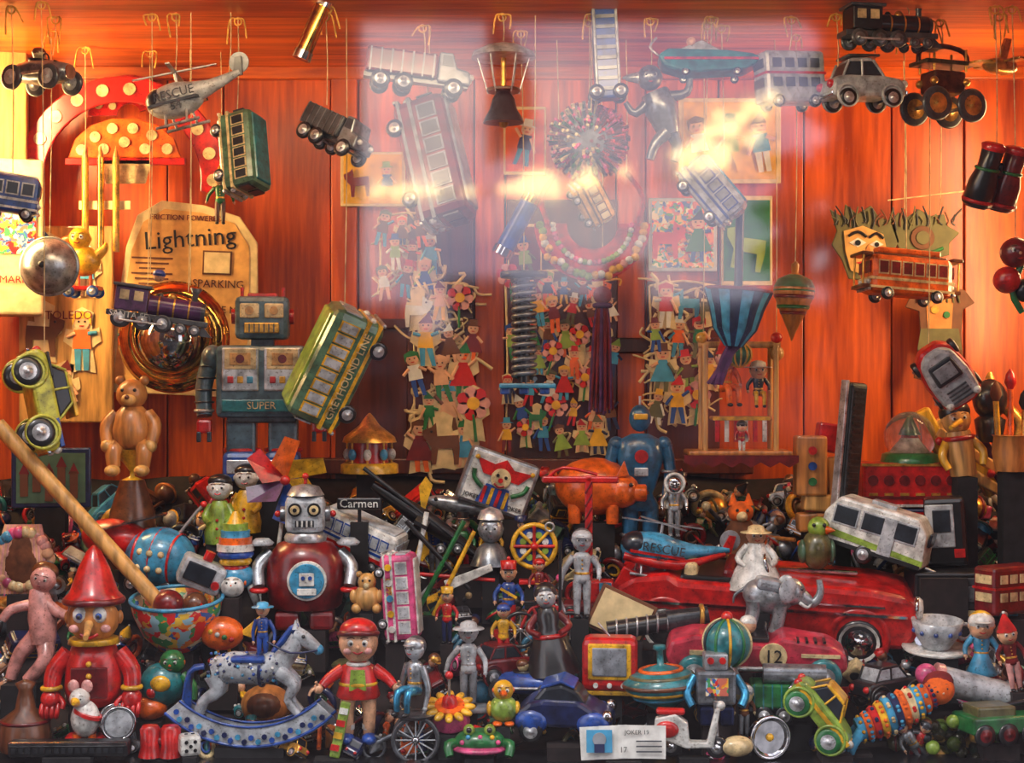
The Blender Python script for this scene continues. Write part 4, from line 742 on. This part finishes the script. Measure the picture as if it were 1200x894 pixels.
for x in(-112,108):
    for y in(-1,1):b.tor((x,y*47,-24),31,5,'red',n=30);wheel(b,x,y*46,-28,26,14,'black','steel:c')
    for y in(-1,1):b.lathe([(23,-1),(20,0),(19,1)],'white',(x,y*53.5,-28),'y',cap=False)
b.tube([(174,-54,-20),(180,-30,-24),(180,30,-24),(174,54,-20)],6,'steel:c');b.tube([(-176,-54,-20),(-182,0,-22),(-176,54,-20)],5,'steel:c')
for y in(-34,34):b.lathe([(13,0),(14,4),(10,9),(.5,10)],'white',(168,y,10),'x',n=18);b.tor((170,y,10),13,2.4,'steel:c','x')
for i in range(6):b.box((173,-15+i*6,-4),(6,2.5,22),'steel:c')
b.box((60,0,38),(90,6,4),'steel:c',1);b.ext([(-178,10),(-160,44),(-140,34)],-48,-42,'red',2);b.ext([(-178,10),(-160,44),(-140,34)],42,48,'red',2)
put('convertible_car',b,896,702,.34,yaw=-12,pitch=9)
b=B();b.sph((0,0,0),(30,20,21),'lgrey:m',12);b.sph((26,-2,10),16,'lgrey:m',10);b.tube([(38,-4,8),(52,-6,2),(58,-6,16),(54,-6,30)],[8,6,4.5,3.5],'lgrey:m',10)
for a in(-1,1):b.sph((20,-2+a*17,12),(12,3,15),'lgrey',8,(0,0,a*-25));b.sph((36,-2+a*11,16),2,'black',5);b.tube([(36,a*8-2,0),(46,a*9-2,-4),(50,a*9-2,2)],[2.4,2,1],'white',6)
for x in(-16,14):
    for y in(-11,11):b.tube([(x,y,-8),(x+2,y,-22),(x,y,-38)],[9,7.5,7.5],'lgrey:m',10);b.disc((x,y,-38),8,'lgrey:m',3,'z')
b.tube([(-28,0,4),(-38,0,-6),(-38,0,-16)],[2.5,2,1],'grey:m',6);b.box((-2,0,14),(30,42,14),'grey',5);put('tin_elephant',b,900,698,.2,yaw=-6,roll=10)
PAL['rpink']=(.5,.03,.06)
b=B();b.ext([(-104,-2),(-98,16),(-70,24),(-30,22),(-22,16),(16,14),(30,24),(86,16),(104,4),(106,-12),(96,-20),(-96,-20)],-26,26,'rpink',7)
b.box((-4,0,18),(40,34,6),'black',2);b.sph((-8,0,30),10,'skin');b.sph((-8,1,34),(10.5,10,8),'white',7);b.tor((12,0,26),8,1.3,'black','x')
b.disc((20,-27,2),16,'cream',3);b.txt('12',22,(20,-30,2),'black');b.box((-46,-27,4),(60,2,5),'cream');b.box((74,-27,4),(44,2,4),'cream');b.box((105,0,-4),(3,34,14),'steel:c')
for x in(48,58,68,78):b.box((x,-18,20),(3,16,3),'black',0,(0,8,0))
wheels(b,(-70,78),32,-18,20,12,'teal','steel:m')
for y in(-28,28):b.cyl((-40,y,-14),(60,y,-12),3,'steel:m')
put('racing_car',b,884,762,.16,yaw=-6,pitch=8)
b=B();b.cyl((-60,0,-8),(50,0,10),12,'black',9);b.cyl((10,0,4),(58,0,12),13,'dgrey:m',10);b.tor((50,0,11),11,3,'gold:m','x');
for i in range(6):b.tor((-50+i*12,0,-6+i*2),12-i*.3,1.2,'steel:m','x')
put('toy_telescope',b,772,732,.21)
b=B();b.sph((0,0,0),28,'teal',14)
for i in range(5):b.tor((0,0,0),28.4,1.8,['yellow','green','cream','black','green'][i],'x',rot=(0,0,i*36))
b.sph((0,0,30),7,'red');b.lathe([(10,-26),(20,-50),(18,-52)],'lgrey:m');put('painted_tin_ball',b,852,753,.09)
b=B();b.box((0,0,10),(46,30,40),'grey:m',4);b.box((0,0,40),(28,24,20),'lgrey:m',3)
for a in(-1,1):b.disc((a*7,-13,42),4,'red',3);b.tube([(a*24,0,22),(a*34,-8,4),(a*28,-16,-10)],5,'lblue:m');b.box((a*12,-4,-22),(16,30,22),'navy:m',3)
b.box((0,-16,12),(26,3,20),'litho:s');put('tin_robot',b,838,814,.06)
b=B();b.box((0,0,0),(64,40,62),'red',8);b.box((0,-20,4),(50,4,42),'yellow',3);b.box((0,-22,4),(40,4,33),'grey',6);b.box((0,0,-33),(58,36,5),'yellow',1)
for i in range(3):b.disc((-16+i*16,-22,-23),3,'white',4)
b.tube([(0,0,30),(-14,0,46)],1.2,'steel:m');put('toy_television',b,715,776,.13,yaw=-6)
b=B();b.lathe([(3,-34),(10,-24),(34,-10),(46,4),(46,9),(34,18),(10,26),(4,28),(4,44),(8,46),(7,50)],'teal',n=34)
for r,z,k in((46.5,6,'brown'),(41,-2,'yellow'),(34.5,-8.5,'lblue'),(38,14.5,'olive'),(26,21,'orange')):b.tor((0,0,z),r-2,3,k,'z',n=34)
put('humming_top',b,776,806,.1,roll=-4)
b=B();b.ext([(-56,-14),(-56,0),(-40,14),(-24,18),(20,18),(38,8),(56,0),(58,-14)],-27,27,'navy',5);b.ext([(-36,14),(-22,32),(-2,36),(16,30),(28,14)],-21,21,'dglass',4);b.ext([(-26,29),(-2,37),(14,31),(14,34),(-2,41),(-26,33)],-20,20,'blue',2)
for x in(-36,36):
    for y in(-1,1):b.sph((x,y*24,-8),(20,9,15),'blue',8)
wheels(b,(-36,36),28,-18,14,7);
for y in(-22,22):b.sph((52,y,2),7,'steel:c',7)
b.box((60,0,-14),(5,56,6),'steel:c',2);put('beetle_car',b,662,832,.07,yaw=-10,pitch=5)
b=B();wheels(b,(-26,28),0.01,-24,13,8,'black','steel:c')
b.ext([(-46,-12),(-44,8),(-20,14),(-6,4),(-4,-18),(16,-18),(26,22),(32,22),(24,-24),(-8,-26)],-8,8,'white',2);b.box((-26,0,16),(34,14,7),'red',3);b.tube([(28,0,-20),(26,0,30)],2.5,'steel:m');b.tube([(22,-16,34),(26,0,30),(22,16,34)],2.2,'black');b.sph((32,0,24),6,'white',6);b.sph((-30,-8,-4),(14,5,10),'red');put('toy_scooter',b,812,850,.01,yaw=-8)
b=B();fig(b,62,'brown:f','grey','cream','cap','lgrey',hs=.17);put('mouse_figure',b,872,832,.07)
b=B();b.lathe([(25,0),(24,8),(18,20),(8,28),(3,30)],'steel:c',ax='y',n=26);b.lathe([(.5,5),(10,4),(18,1),(23,-3)],'steel:c',ax='y',n=26,cap=False);b.tor((0,-2,0),24,2.6,'steel:c',n=30);b.sph((0,0,0),5,'yellow',6);b.cyl((0,14,-18),(0,14,-32),5,'black');b.sph((-44,-4,-6),(20,14,12),'cream',9);put('bicycle_headlamp',b,902,864,.03,yaw=18,roll=0)
b=B();truck(b,104,56,46,'green','teal');b.cyl((-36,-10,30),(36,-10,30),12,'grey:m');put('toy_truck',b,930,818,.1,yaw=-6)
b=B();sedan(b,92,56,46,'lgreen',win='dglass',wr=15,t='green',roof='yellow');b.box((0,0,-2),(90,46,5),'yellow');put('toy_car',b,968,832,.04,roll=48,yaw=-12,pitch=14)
b=B();sedan(b,84,48,40,'black',win='lgrey',wr=12);put('toy_car',b,1040,800,.14,yaw=25,roll=-4)
b=B()
cs=['lblue:f','orange:f','red:f','yellow:f','lblue:f','navy:f','orange:f','cream:f']
for i in range(11):
    x=-45+i*9;r=15+8*math.sin(pi*i/10);b.lathe([(r*.9,-4.6),(r*1.04,0),(r*.9,4.6)],cs[i%8],(x,0,i*1.6),'x',n=16)
    for j in range(8):a=j*pi/4+i;b.sph((x,-r*abs(math.sin(a)),i*1.6+r*math.cos(a)),2.4,cs[(i+3)%8],4)
b.sph((56,0,20),18,'orange:f');face(b,(56,0,20),16);b.sph((58,4,26),(18,18,14),'dred:f')
for a in(-1,1):b.tube([(-46,a*8,0),(-60,a*14,-10),(-66,a*12,-20)],[7,6,5],'lblue:f')
put('striped_rag_doll',b,1052,842,.06,roll=-16)
b=B()
for i in range(46):b.sph((R.uniform(-42,42),R.uniform(-16,16),R.uniform(-30,22)*(1-.2*R.random())),R.uniform(7,9),R.choice(['lgreen:g','yellow:g','green:g','lgreen','gold','olive:g']),7)
put('marble_bag',b,1128,862,.06)
b=B();b.lathe([(14,-18),(16,-16),(26,0),(30,16),(28,16),(22,0),(.5,-12)],'lgrey',n=26);b.tor((32,0,2),9,2.4,'lgrey');b.lathe([(38,-20),(40,-17),(14,-18)],'white',n=26)
for i in range(10):a=i*.628;b.sph((27*math.cos(a),27*math.sin(a),4),3,'blue',4)
put('tea_cup',b,1098,742,.2,pitch=6)
b=B();fig(b,96,'lblue','white','skin','cap','white','yellow',sh='orange',hs=.15,skirt='lblue');put('sailor_girl_figurine',b,1150,765,.14,yaw=-10)
b=B();b.cyl((-40,0,8),(40,0,-4),17,'lgrey');b.cyl((-46,0,9),(-38,0,8),18.5,'lpink');b.cyl((38,0,-4),(46,0,-5),18.5,'steel:m');b.sph((-56,0,12),13,'pink');put('toy_rolling_pin',b,1140,808,.1,roll=6)
b=B();fig(b,80,'dred:f','lpink:f','skin:f','cone','red:f','brown:f',hs=.14);put('gnome_doll',b,1185,770,.08,roll=-10)
b=B();b.box((0,0,0),(90,50,20),'green',3);b.box((-10,0,14),(50,36,14),'olive',3);wheels(b,(-30,0,30),24,-10,13,6,'black','dred');b.cyl((10,0,18),(58,0,24),3,'dgrey:m');put('toy_tank',b,1168,845,.05,yaw=14)
b=B()
for i in range(3):b.box((i*22-24,i*-1.2,i*.5),(56,1,38),'white:p',0,(0,i*2-3,0))
b.box((-30,-6,2),(30,1,26),'lblue:p');b.disc((-30,-7,4),8,'grey:p',1);b.txt('JOKER 19',7,(14,-6,12),'black');b.txt('17',9,(-2,-6,-8),'black');b.box((-30,-7.5,-6),(12,1,10),'navy:p')
for j in range(3):b.box((28,-6,2-j*6),(30,1,1.6),'dgrey:p')
put('playing_cards',b,732,870,-.01,pitch=-8)
# ================= LEFT / CENTRE FRONT =================
b=B()
b.sph((0,0,22),(30,28,30),'wood:w',14);b.lathe([(33,40),(34,46),(28,52),(18,80),(8,100),(2,106)],'red',n=26);b.tor((0,0,42),32,4.5,'dred','z',n=28)
for a in(-1,1):
    b.sph((a*11,-24,28),(8.5,5,9.5),'white',8);b.sph((a*11,-28.5,27),4,'blue',6);b.sph((a*11,-31.5,27),2.2,'black',5);b.tube([(a*18,-24,40),(a*11,-27,42),(a*4,-27,39)],1.5,'black',5);b.sph((a*30,0,22),(4,7,8),'wood:w');b.sph((a*18,-23,12),(6,3,5),'lpink',6)
b.cyl((0,-26,18),(6,-74,10),5,'lwood:w',3);b.tube([(-10,-26,6),(0,-29,2),(10,-26,6)],2,'red',5);b.sph((0,6,30),(31,27,28),'black',10)
b.lathe([(10,-6),(26,-12),(32,-30),(34,-60),(30,-78),(16,-84)],'red',n=24,sc=(1,.8,1));b.lathe([(28,-2),(30,-8),(12,-10)],'yellow',n=22);b.box((0,-27,-50),(42,4,36),'dred',3)
for i in range(3):b.sph((0,-29,-28-i*14),3.4,'yellow',6)
for a in(-1,1):
    b.tube([(a*28,0,-20),(a*44,-4,-40),(a*46,-12,-62)],[12,11,9],'red',12);b.sph((a*46,-14,-70),12,'red',9);b.tor((a*46,-12,-58),10,3,'yellow','z')
    for q in range(4):b.tube([(a*46-9+q*6,-18,-76),(a*46-9+q*6,-24,-84),(a*46-8+q*5,-20,-90)],3,'red',6,2)
    b.tube([(a*46-a*10,-16,-68),(a*46-a*16,-22,-74),(a*46-a*15,-24,-80)],3,'red',6,2)
    b.tube([(a*14,0,-78),(a*16,-12,-92),(a*15,-14,-110)],[13,11,9],'black',12);b.sph((a*16,-22,-116),(13,22,9),'red')
put('pinocchio_puppet',b,110,745,.08,yaw=4)
b=B();b.tube([(-18,0,50),(-4,-4,20),(6,-8,-10)],[10,17,14],'lpink',12);b.sph((-14,-2,62),15,'lpink',10);b.tube([(-4,-4,36),(24,-14,30),(44,-16,44)],[8,6,5],'lpink');b.tube([(6,-6,-6),(16,-22,-24),(2,-24,-52)],[12,9,7],'lpink');b.tube([(-6,0,-6),(-18,-6,-28),(-22,-6,-58)],[12,9,7],'lpink')
b.sph((-16,6,70),(16,14,12),'brown',8);face(b,(-14,-2,62),14,nose='lpink');b.tube([(-20,0,30),(-40,-8,20),(-46,-14,6)],[7,6,5],'lpink');put('pink_rubber_doll',b,50,742,.17,roll=14)
b=B();b.lathe([(28,-40),(30,-34),(28,-4),(12,8),(8,30),(12,38),(2,42)],'brown:w',n=24);b.tor((0,0,-6),27,2.5,'dred','z');put('wooden_skittle',b,30,838,.06)
b=B();b.box((0,0,0),(140,20,18),'black',3);b.box((0,-2,6),(136,18,5),'steel:c',1)
for i in range(16):b.box((-62+i*8.2,-10.5,-1),(5.4,3,6),'dgrey:m')
put('harmonica',b,82,876,.0,yaw=2)
b=B();b.sph((0,0,0),(17,14,22),'white');b.sph((-6,-2,24),12,'white');b.sph((-14,0,38),(7,3,8),'lpink',6);b.sph((2,0,38),(7,3,8),'lpink',6);b.lathe([(6,0),(2,9)],'yellow',(-8,-12,22),'y',r=(0,0,180));face(b,(-6,-2,24),11,nose='orange');b.lathe([(18,-2),(18,2)],'red',(4,0,6),r=(0,20,0));b.cyl((-10,0,-18),(-10,0,-30),5,'orange');b.cyl((8,0,-18),(8,0,-30),5,'orange');put('white_goose_toy',b,100,842,.035)
b=B();b.cyl((0,-10,0),(0,10,0),19,'lgrey:m');b.tor((0,-10,0),19,2,'steel:c');b.tor((0,10,0),19,2,'steel:c');b.disc((0,-11,0),16,'lgrey',2);put('tin_drum_rattle',b,137,846,.045,yaw=25)
b=B();b.sph((0,0,0),(26,22,26),'teal',10);b.sph((-12,-8,-26),(20,16,14),'orange');b.sph((12,0,26),15,'green',8);face(b,(12,0,26),14,nose='orange');b.sph((2,-18,4),(12,6,10),'yellow');b.tube([(24,0,10),(36,-4,0),(38,-8,-16)],[7,6,5],'green');b.sph((-8,-16,-6),7,'red',6);put('parrot_toy',b,190,802,.12)
b=B();
for x in(-12,12):b.lathe([(9,18),(12,14),(11,-6),(14,-18)],'red',(x,0,0));b.disc((x,0,-19),12,'dglass',2,'z')
b.cyl((-12,0,0),(12,0,0),5,'dred');put('toy_binoculars',b,188,868,.03)
b=B();b.box((0,0,0),(24,24,24),'white',4)
for x,z in((-5,5),(5,-5),(5,5),(-5,-5),(0,0)):b.disc((x,-12,z),2.2,'black',1.5)
for x,y in((-4,0),(4,0)):b.disc((x,y,12),2.2,'black',1.5,'z')
put('die',b,222,872,.02,yaw=20)
b=B();hc='lgrey';
b.tube([(-42,0,-2),(-20,0,4),(10,0,2),(34,0,10)],[17,19,18,16],hc,14);b.tube([(32,0,8),(48,0,26),(56,0,42)],[15,11,9],hc,12);b.tube([(52,0,44),(64,0,38),(80,0,26)],[10,9,6],hc,12);b.sph((80,0,26),6.5,'lblue',7)
for a in(-1,1):
    b.lathe([(4,0),(.5,11)],hc,(54,a*5,50));b.sph((64,a*8,42),2.4,'black',5)
    b.tube([(34,a*9,2),(52,a*9,-14),(46,a*9,-32),(58,a*9,-48)],[10,7,5,4.5],hc);b.sph((60,a*9,-50),(7,5,4),'navy',6)
    b.tube([(-42,a*9,-4),(-38,a*9,-22),(-56,a*9,-36),(-62,a*9,-54)],[12,9,5.5,4.5],hc);b.sph((-62,a*9,-56),(7,5,4),'navy',6)
for i in range(12):t=i/11;b.tube([(36+t*20,0,26+t*28),(28+t*20,-3,24+t*26),(24+t*18,-2,10+t*28)],[3,3.6,1.5],'blue',5)
for i in range(8):b.tube([(-56,0,4),(-72,i-4,-2),(-80+i,i-4,-34-i*2)],[4,3.4,1.5],'blue',5)
b.box((0,0,16),(40,40,8),'blue',4);b.lathe([(20.5,-2),(21,0),(20.5,2)],'navy',(14,0,2),'x',cap=False);b.tube([(80,-6,26),(50,-14,24),(22,-10,36)],1.4,'navy',5)
for i in range(90):
    a=R.uniform(0,2*pi);x=R.uniform(-46,36);b.sph((x,-17.8*abs(math.sin(a)) -.6,4+17*math.cos(a)),R.uniform(1.2,2.4),R.choice(['blue','navy','lblue','white','navy']),4)
A=[(math.sin(t)*150,-150*math.cos(t)) for t in[rad(-42+84*i/16) for i in range(17)]];A2=[(math.sin(t)*126,-126*math.cos(t)+1) for t in[rad(40-80*i/16) for i in range(17)]]
for y in(-14,11):b.ext([(x,z+62) for x,z in A+A2],y,y+4,'lgrey',0.8);b.tube([(x*.985,y,z*.985+62) for x,z in A],2,'blue',6,1);b.tube([(x,y,z+62) for x,z in A2],1.6,'blue',6,1)
for i in range(24):
    t=rad(-38+76*i/23);b.disc((math.sin(t)*(139+(i%2)*5-2),-15.5,-(139+(i%2)*5-2)*math.cos(t)+62),3.4,['blue','lblue','navy'][i%3],2,n=8)
    if i%2:b.cyl((math.sin(t)*139,-14,-139*math.cos(t)+62),(math.sin(t)*139,14,-139*math.cos(t)+62),1,'blue',n=5)
b.at((14,0,46));fig(b,70,'blue','blue','skin','brim','lblue',la=(-.16,.02,-.16),ra=(.2,-.02,-.14),sh='navy');put('rocking_horse',b,294,786,.06,yaw=-4)
b=B();b.sph((0,0,0),(30,26,24),'wood:w',12);b.sph((0,-6,2),(24,24,18),'brown:w',10);put('wooden_bowl',b,312,826,.16)
b=B()
b.sph((0,0,48),(23,21,24),'skin',14);face(b,(0,0,47),21,mouth='red')
for a in(-1,1):b.sph((a*12,-17,40),(5,3,4),'lpink',6)
b.sph((0,4,56),(24,21,20),'brown',10);b.sph((0,1,62),(22,20,14),'red',10);b.tor((0,0,58),22,3.2,'dred','z',rot=(-8,0,0))
b.lathe([(8,26),(20,20),(22,0),(26,-14),(24,-17)],'red',n=20,sc=(1,.75,1));b.lathe([(13,25),(15,22),(12,20)],'white');b.ext([(-8,18),(8,18),(10,-6),(-10,-6)],-17,-15,'lgreen');b.lathe([(22.5,2),(23.5,0),(22.5,-2)],'yellow',sc=(1,.78,1),cap=False)
for a in(-1,1):
    b.tube([(a*18,0,16),(a*34,-4,6),(a*42,-10,-2)],[8,6.5,5],'red',10);b.sph((a*46,-12,-4),6,'skin',7)
    for q in range(4):b.tube([(a*49,-16+q*3,-3),(a*54,-17+q*3,-6),(a*56,-17+q*3,-11)],1.7,'skin',5,2)
    b.tube([(a*46,-14,-1),(a*48,-18,5)],1.8,'skin',5,2)
    b.tube([(a*11,0,-12),(a*13,-3,-34),(a*12,0,-60)],[10,8,6.5],'skin',10);b.sph((a*13,-6,-64),(9,14,7),'blue',8);b.lathe([(7.5,-54),(8,-48)],'white',(a*12,0,0))
b.box((-20,-20,-50),(12,6,66),'lgreen',2,(0,12,0))
for i in range(4):b.box((-26+i*3.4,-24,-70+i*14),(10,2,7),['red','yellow','red','white'][i],0,(0,12,0))
put('baby_doll',b,420,800,.06,yaw=3)
b=B();b.tor((2,-14,-34),26,3,'dgrey',n=30);b.tor((2,14,-34),26,3,'dgrey',n=30)
for y in(-14,14):
    b.sph((2,y,-34),5,'steel:c',6)
    for i in range(12):b.cyl((2,y,-34),(2+26*math.cos(i*pi/6),y,-34+26*math.sin(i*pi/6)),1,'lgrey',n=5)
b.cyl((2,-14,-34),(2,14,-34),1.6,'steel:m');b.tube([(-44,0,-40),(-20,0,-30),(2,0,-34),(10,0,-4)],3,'grey:m');b.lathe([(26,-6),(20,-10),(4,-14)],'grey:m',(0,0,0));b.tor((-48,0,-46),13,2.4,'dgrey')
b.at((0,0,30),(0,0,-35));fig(b,108,'lgrey:m','lblue:m','lgrey','cap','lgrey:m','dgrey',sit=True,la=(-.2,-.02,-.2),ra=(.16,-.02,-.24));put('tin_tricycle_rider',b,486,830,.05)
b=B();fig(b,100,'lgrey','grey','lgrey','brim','lgrey','grey',la=(-.26,.06,-.08),ra=(.2,-.04,-.08),belt='steel:m');b.box((0,0,-52),(44,34,6),'grey',2);put('tin_postman_figure',b,549,778,.12)
b=B();b.sph((0,0,-6),(17,16,16),'lgreen',10);b.sph((0,-2,16),12,'yellow',10);face(b,(0,-2,16),12,nose='orange');b.lathe([(5,0),(1,9)],'orange',(0,-12,14),'y',r=(0,0,180))
for a in(-1,1):b.sph((a*16,0,-6),(4,9,9),'yellow',6);b.sph((a*7,-8,-22),(6,10,3),'orange',6)
put('tin_duckling',b,590,824,.06)
b=B()
for i in range(12):a=i*pi/6;b.sph((22*math.cos(a),22*math.sin(a),0),(9,5,4),'yellow',6,(0,0,math.degrees(a)))
b.disc((0,0,0),18,'orange',7,'z');b.lathe([(14,-4),(24,-20),(20,-24)],'pink');b.lathe([(10,3),(8,12),(3,16)],'red');b.cyl((0,0,10),(0,0,44),1.6,'steel:m');b.sph((0,0,44),5,'red',6);put('flower_spinner',b,527,828,.06,pitch=24)
b=B();b.sph((0,0,0),(30,22,15),'green',10);b.sph((0,-4,-8),(32,24,6),'pink')
for a in(-1,1):b.sph((a*12,-10,15),7,'lgreen',7);b.sph((a*12,-16,16),3.4,'black',5);b.tube([(a*24,0,-4),(a*36,-10,-2),(a*34,-18,-14)],[7,6,5],'green')
for i in range(7):b.sph((-20+i*7,-17,2+i%2*6),3,['pink','lblue','yellow'][i%3],5)
put('tin_frog',b,562,868,.03)
b=B();fig(b,84,'blue','red','skin','shako','red',sh='black');b.box((0,-8,8),(22,2,3),'yellow',0,(0,30,0));put('toy_soldier',b,596,702,.26)
b=B();fig(b,64,'red','navy','skin','shako','yellow');put('toy_soldier',b,524,722,.24,yaw=-15)
b=B();fig(b,70,'yellow','red','skin','cap','blue');put('wooden_boy_figure',b,590,742,.2)
b=B();fig(b,104,'lgrey','lgrey','lgrey','cap','lgrey','grey:m',la=(-.24,0,-.14),sit=False);b.cyl((-26,-14,-50),(-26,-14,40),2,'black');put('tin_cowboy_figure',b,682,672,.24)
b=B();b.lathe([(34,-46),(30,-36),(18,0),(12,8),(14,22),(9,30)],'black',n=22);b.sph((0,0,42),12,'lgrey',9);face(b,(0,0,42),12);b.sph((0,4,46),(14,13,14),'black',8)
for a in(-1,1):b.tube([(a*13,0,22),(a*24,-6,8),(a*12,-18,2)],[5,4,3.5],'dred')
b.tor((0,0,-2),18,3,'red','z');put('flamenco_doll',b,644,742,.17,roll=-6)
b=B()
for x in(-30,28):
    b.tor((x,0,-14),20,2.4,'black',n=26);b.sph((x,0,-14),3,'steel:m',5)
    for i in range(8):b.cyl((x,0,-14),(x+20*math.cos(i*pi/4),0,-14+20*math.sin(i*pi/4)),.6,'steel:m',n=4)
b.tube([(-30,0,-14),(-16,0,12),(14,0,12),(28,0,-14)],2,'red');b.tube([(-16,0,12),(0,0,-12),(14,0,12)],2,'red');b.tube([(28,0,-14),(16,0,22),(6,-8,26)],2,'steel:m');b.box((-18,0,18),(16,8,4),'black',1);b.at((-8,0,40));fig(b,60,'dred','navy','skin','cap','red',sit=True);put('toy_bicycle_rider',b,640,724,.24)
b=B();b.sph((0,0,0),(16,14,16),'lwood:w',9);b.sph((0,0,18),11,'lwood:w',8)
for a in(-1,1):b.sph((a*9,0,27),4,'lwood:w',5);b.sph((a*12,-6,-12),6,'lwood:w',6);b.sph((a*15,-4,2),(5,5,8),'lwood:w',6);b.sph((a*4,-10,21),1.6,'black',4)
b.sph((0,-10,15),4,'cream',5);put('small_bear_figure',b,430,700,.22)
b=B();b.box((0,0,0),(70,4,54),'brown:p',1,(0,25,0));b.box((0,-3,0),(62,2,46),'cream:p',0,(0,25,0));put('blank_picture_card',b,728,722,.24)
b=B();
for i,x in enumerate((-50,-18,16,50)):
    b.at((x,i%2*8,0),(0,0,R.uniform(-30,30)));fig(b,R.uniform(62,76),['blue','green','yellow','red'][i],['grey','red','navy','brown'][i],'skin',['cap','top','brim','shako'][i],['red','black','lgrey','navy'][i])
put('tin_figure_group',b,560,640,.42)
b=B();b.sph((0,0,0),(40,10,10),'lgrey:m');b.ext([(30,0),(52,14),(48,0),(52,-12)],-2,2,'lgrey:m');b.ext([(-6,8),(6,18),(16,8)],-1.5,1.5,'grey:m');b.sph((-28,-8,3),2.5,'black',5);put('tin_fish',b,538,592,.46,roll=10,base=True)
b=B();b.sph((0,0,8),(15,15,17),'lgrey:m');face(b,(0,0,8),14,nose='lgrey');b.lathe([(16,20),(12,30),(2,34)],'steel:m');b.lathe([(24,-34),(16,-14),(8,-8)],'grey:m');put('tin_knight_bust',b,575,628,.36)
b=B();deck(b,76,56,34,'dred','cream');put('double_decker_bus',b,1180,690,.26,yaw=30)
b=B();racer(b,90,46,40,'blue',t='dgrey');put('racing_car',b,620,800,.16,yaw=-20)
b=B();sedan(b,80,46,40,'dred',win='dglass',wr=11);put('toy_car',b,590,775,.2,yaw=30)
b=B();K=['red','blue','yellow','green','orange','lblue','lgrey','lgrey:m','gold:m','dred','teal','wood:w','pink','navy','steel:m','cream','brown','black','grey:m','dgrey:m','dred','black','brown','black','dgrey','grey:m','mgreen','olive']
for i in range(760):
    d=R.uniform(.05,.66);x=R.uniform(-1.0,1.0);z=cz(d);s=(CD+d)/F;q=R.uniform(8,18);k=R.choice(K);k2=R.choice(K);h=R.random()
    b.T=Mx.Translation((x,d,z+q*s*.8))@E((R.uniform(-40,40),R.uniform(-50,50),R.uniform(0,360)))@Mx.Scale(s,4)
    if h<.12:b.sph((0,0,0),q*.8,k,7);b.tor((0,0,0),q*.8,q*.1,k2)
    elif h<.22:b.box((0,0,0),(q*1.5,q*1.2,q*1.3),k,2);b.disc((0,-q*.6,0),q*.4,k2,2)
    elif h<.34:b.tor((0,0,0),q,q*.25,k);b.tor((0,0,0),q*.5,q*.12,k2)
    elif h<.42:b.cyl((-q*2.6,0,0),(q*2.6,0,q),q*.16,k,n=8);b.sph((q*2.6,0,q),q*.35,k2,5)
    elif h<.6:sedan(b,q*3.4,q*2,q*1.5,k,wr=q*.4)
    elif h<.8:fig(b,q*4,k,k2,ht=R.choice(['cap','cone','brim','shako']),hc=R.choice(K))
    elif h<.9:b.lathe([(q*.1,-q),(q*.5,-q*.4),(q,q*.2),(q*.8,q*.5),(q*.2,q*.7),(q*.15,q*1.2)],k);b.tor((0,0,q*.2),q*.95,q*.12,k2,'z')
    else:bus(b,q*3.4,q*1.6,q*1.4,k,k2,'dglass',4)
link('assorted_small_toys',b.mesh('assorted_small_toys'))
link('display_riser_blocks',RIS.mesh('display_riser_blocks'))
# ---------- light ----------
def area(name,loc,tgt,sx,sy,en,col):
    l=bpy.data.lights.new(name,'AREA');l.shape='RECTANGLE';l.size=sx;l.size_y=sy;l.energy=en;l.color=col
    o=bpy.data.objects.new(name,l);sc.collection.objects.link(o);o.location=loc;o.rotation_euler=(V(tgt)-V(loc)).to_track_quat('-Z','Y').to_euler()
area('added_side_strip_1',(-.99,.42,.95),(-.3,.8,.75),.05,.4,7.5,(1,.68,.28))  # added strips out of view at both sides, raking the back wall
area('added_side_strip_2',(1.0,.42,.85),(.3,.8,.7),.05,.5,5,(1,.66,.3))
area('ceiling_lamp_1',(-.1,-.1,1.16),(0,.7,.75),1.2,.06,5,(1,.74,.42))
area('added_street_key',(-.6,-1.2,2.3),(0,.2,.12),.5,.3,34,(1,.96,.9))  # added key light above the view, no opening stands here
w=bpy.data.worlds.new('sky');sc.world=w;w.use_nodes=True;N=w.node_tree.nodes;L=w.node_tree.links;bg=N['Background']
tc=N.new('ShaderNodeTexCoord');mp=N.new('ShaderNodeMapping');mp.inputs['Scale'].default_value=(1,1,2.2);no=N.new('ShaderNodeTexNoise');no.inputs['Scale'].default_value=9;no.inputs['Detail'].default_value=6
rp=N.new('ShaderNodeValToRGB');rp.color_ramp.elements[0].position=.36;rp.color_ramp.elements[1].position=.64;rp.color_ramp.elements[0].color=(.46,.46,.62,1);rp.color_ramp.elements[1].color=(1.05,1,.95,1)
L.new(tc.outputs['Generated'],mp.inputs[0]);L.new(mp.outputs[0],no.inputs['Vector']);L.new(no.outputs['Fac'],rp.inputs[0]);L.new(rp.outputs[0],bg.inputs[0]);bg.inputs[1].default_value=3.1
cam=bpy.data.cameras.new('camera');cam.sensor_width=36;cam.lens=36*F/1200;co=bpy.data.objects.new('camera',cam);sc.collection.objects.link(co);co.location=(0,-CD,CZ);co.rotation_euler=(pi/2,0,0);cam.clip_start=.01;sc.camera=co
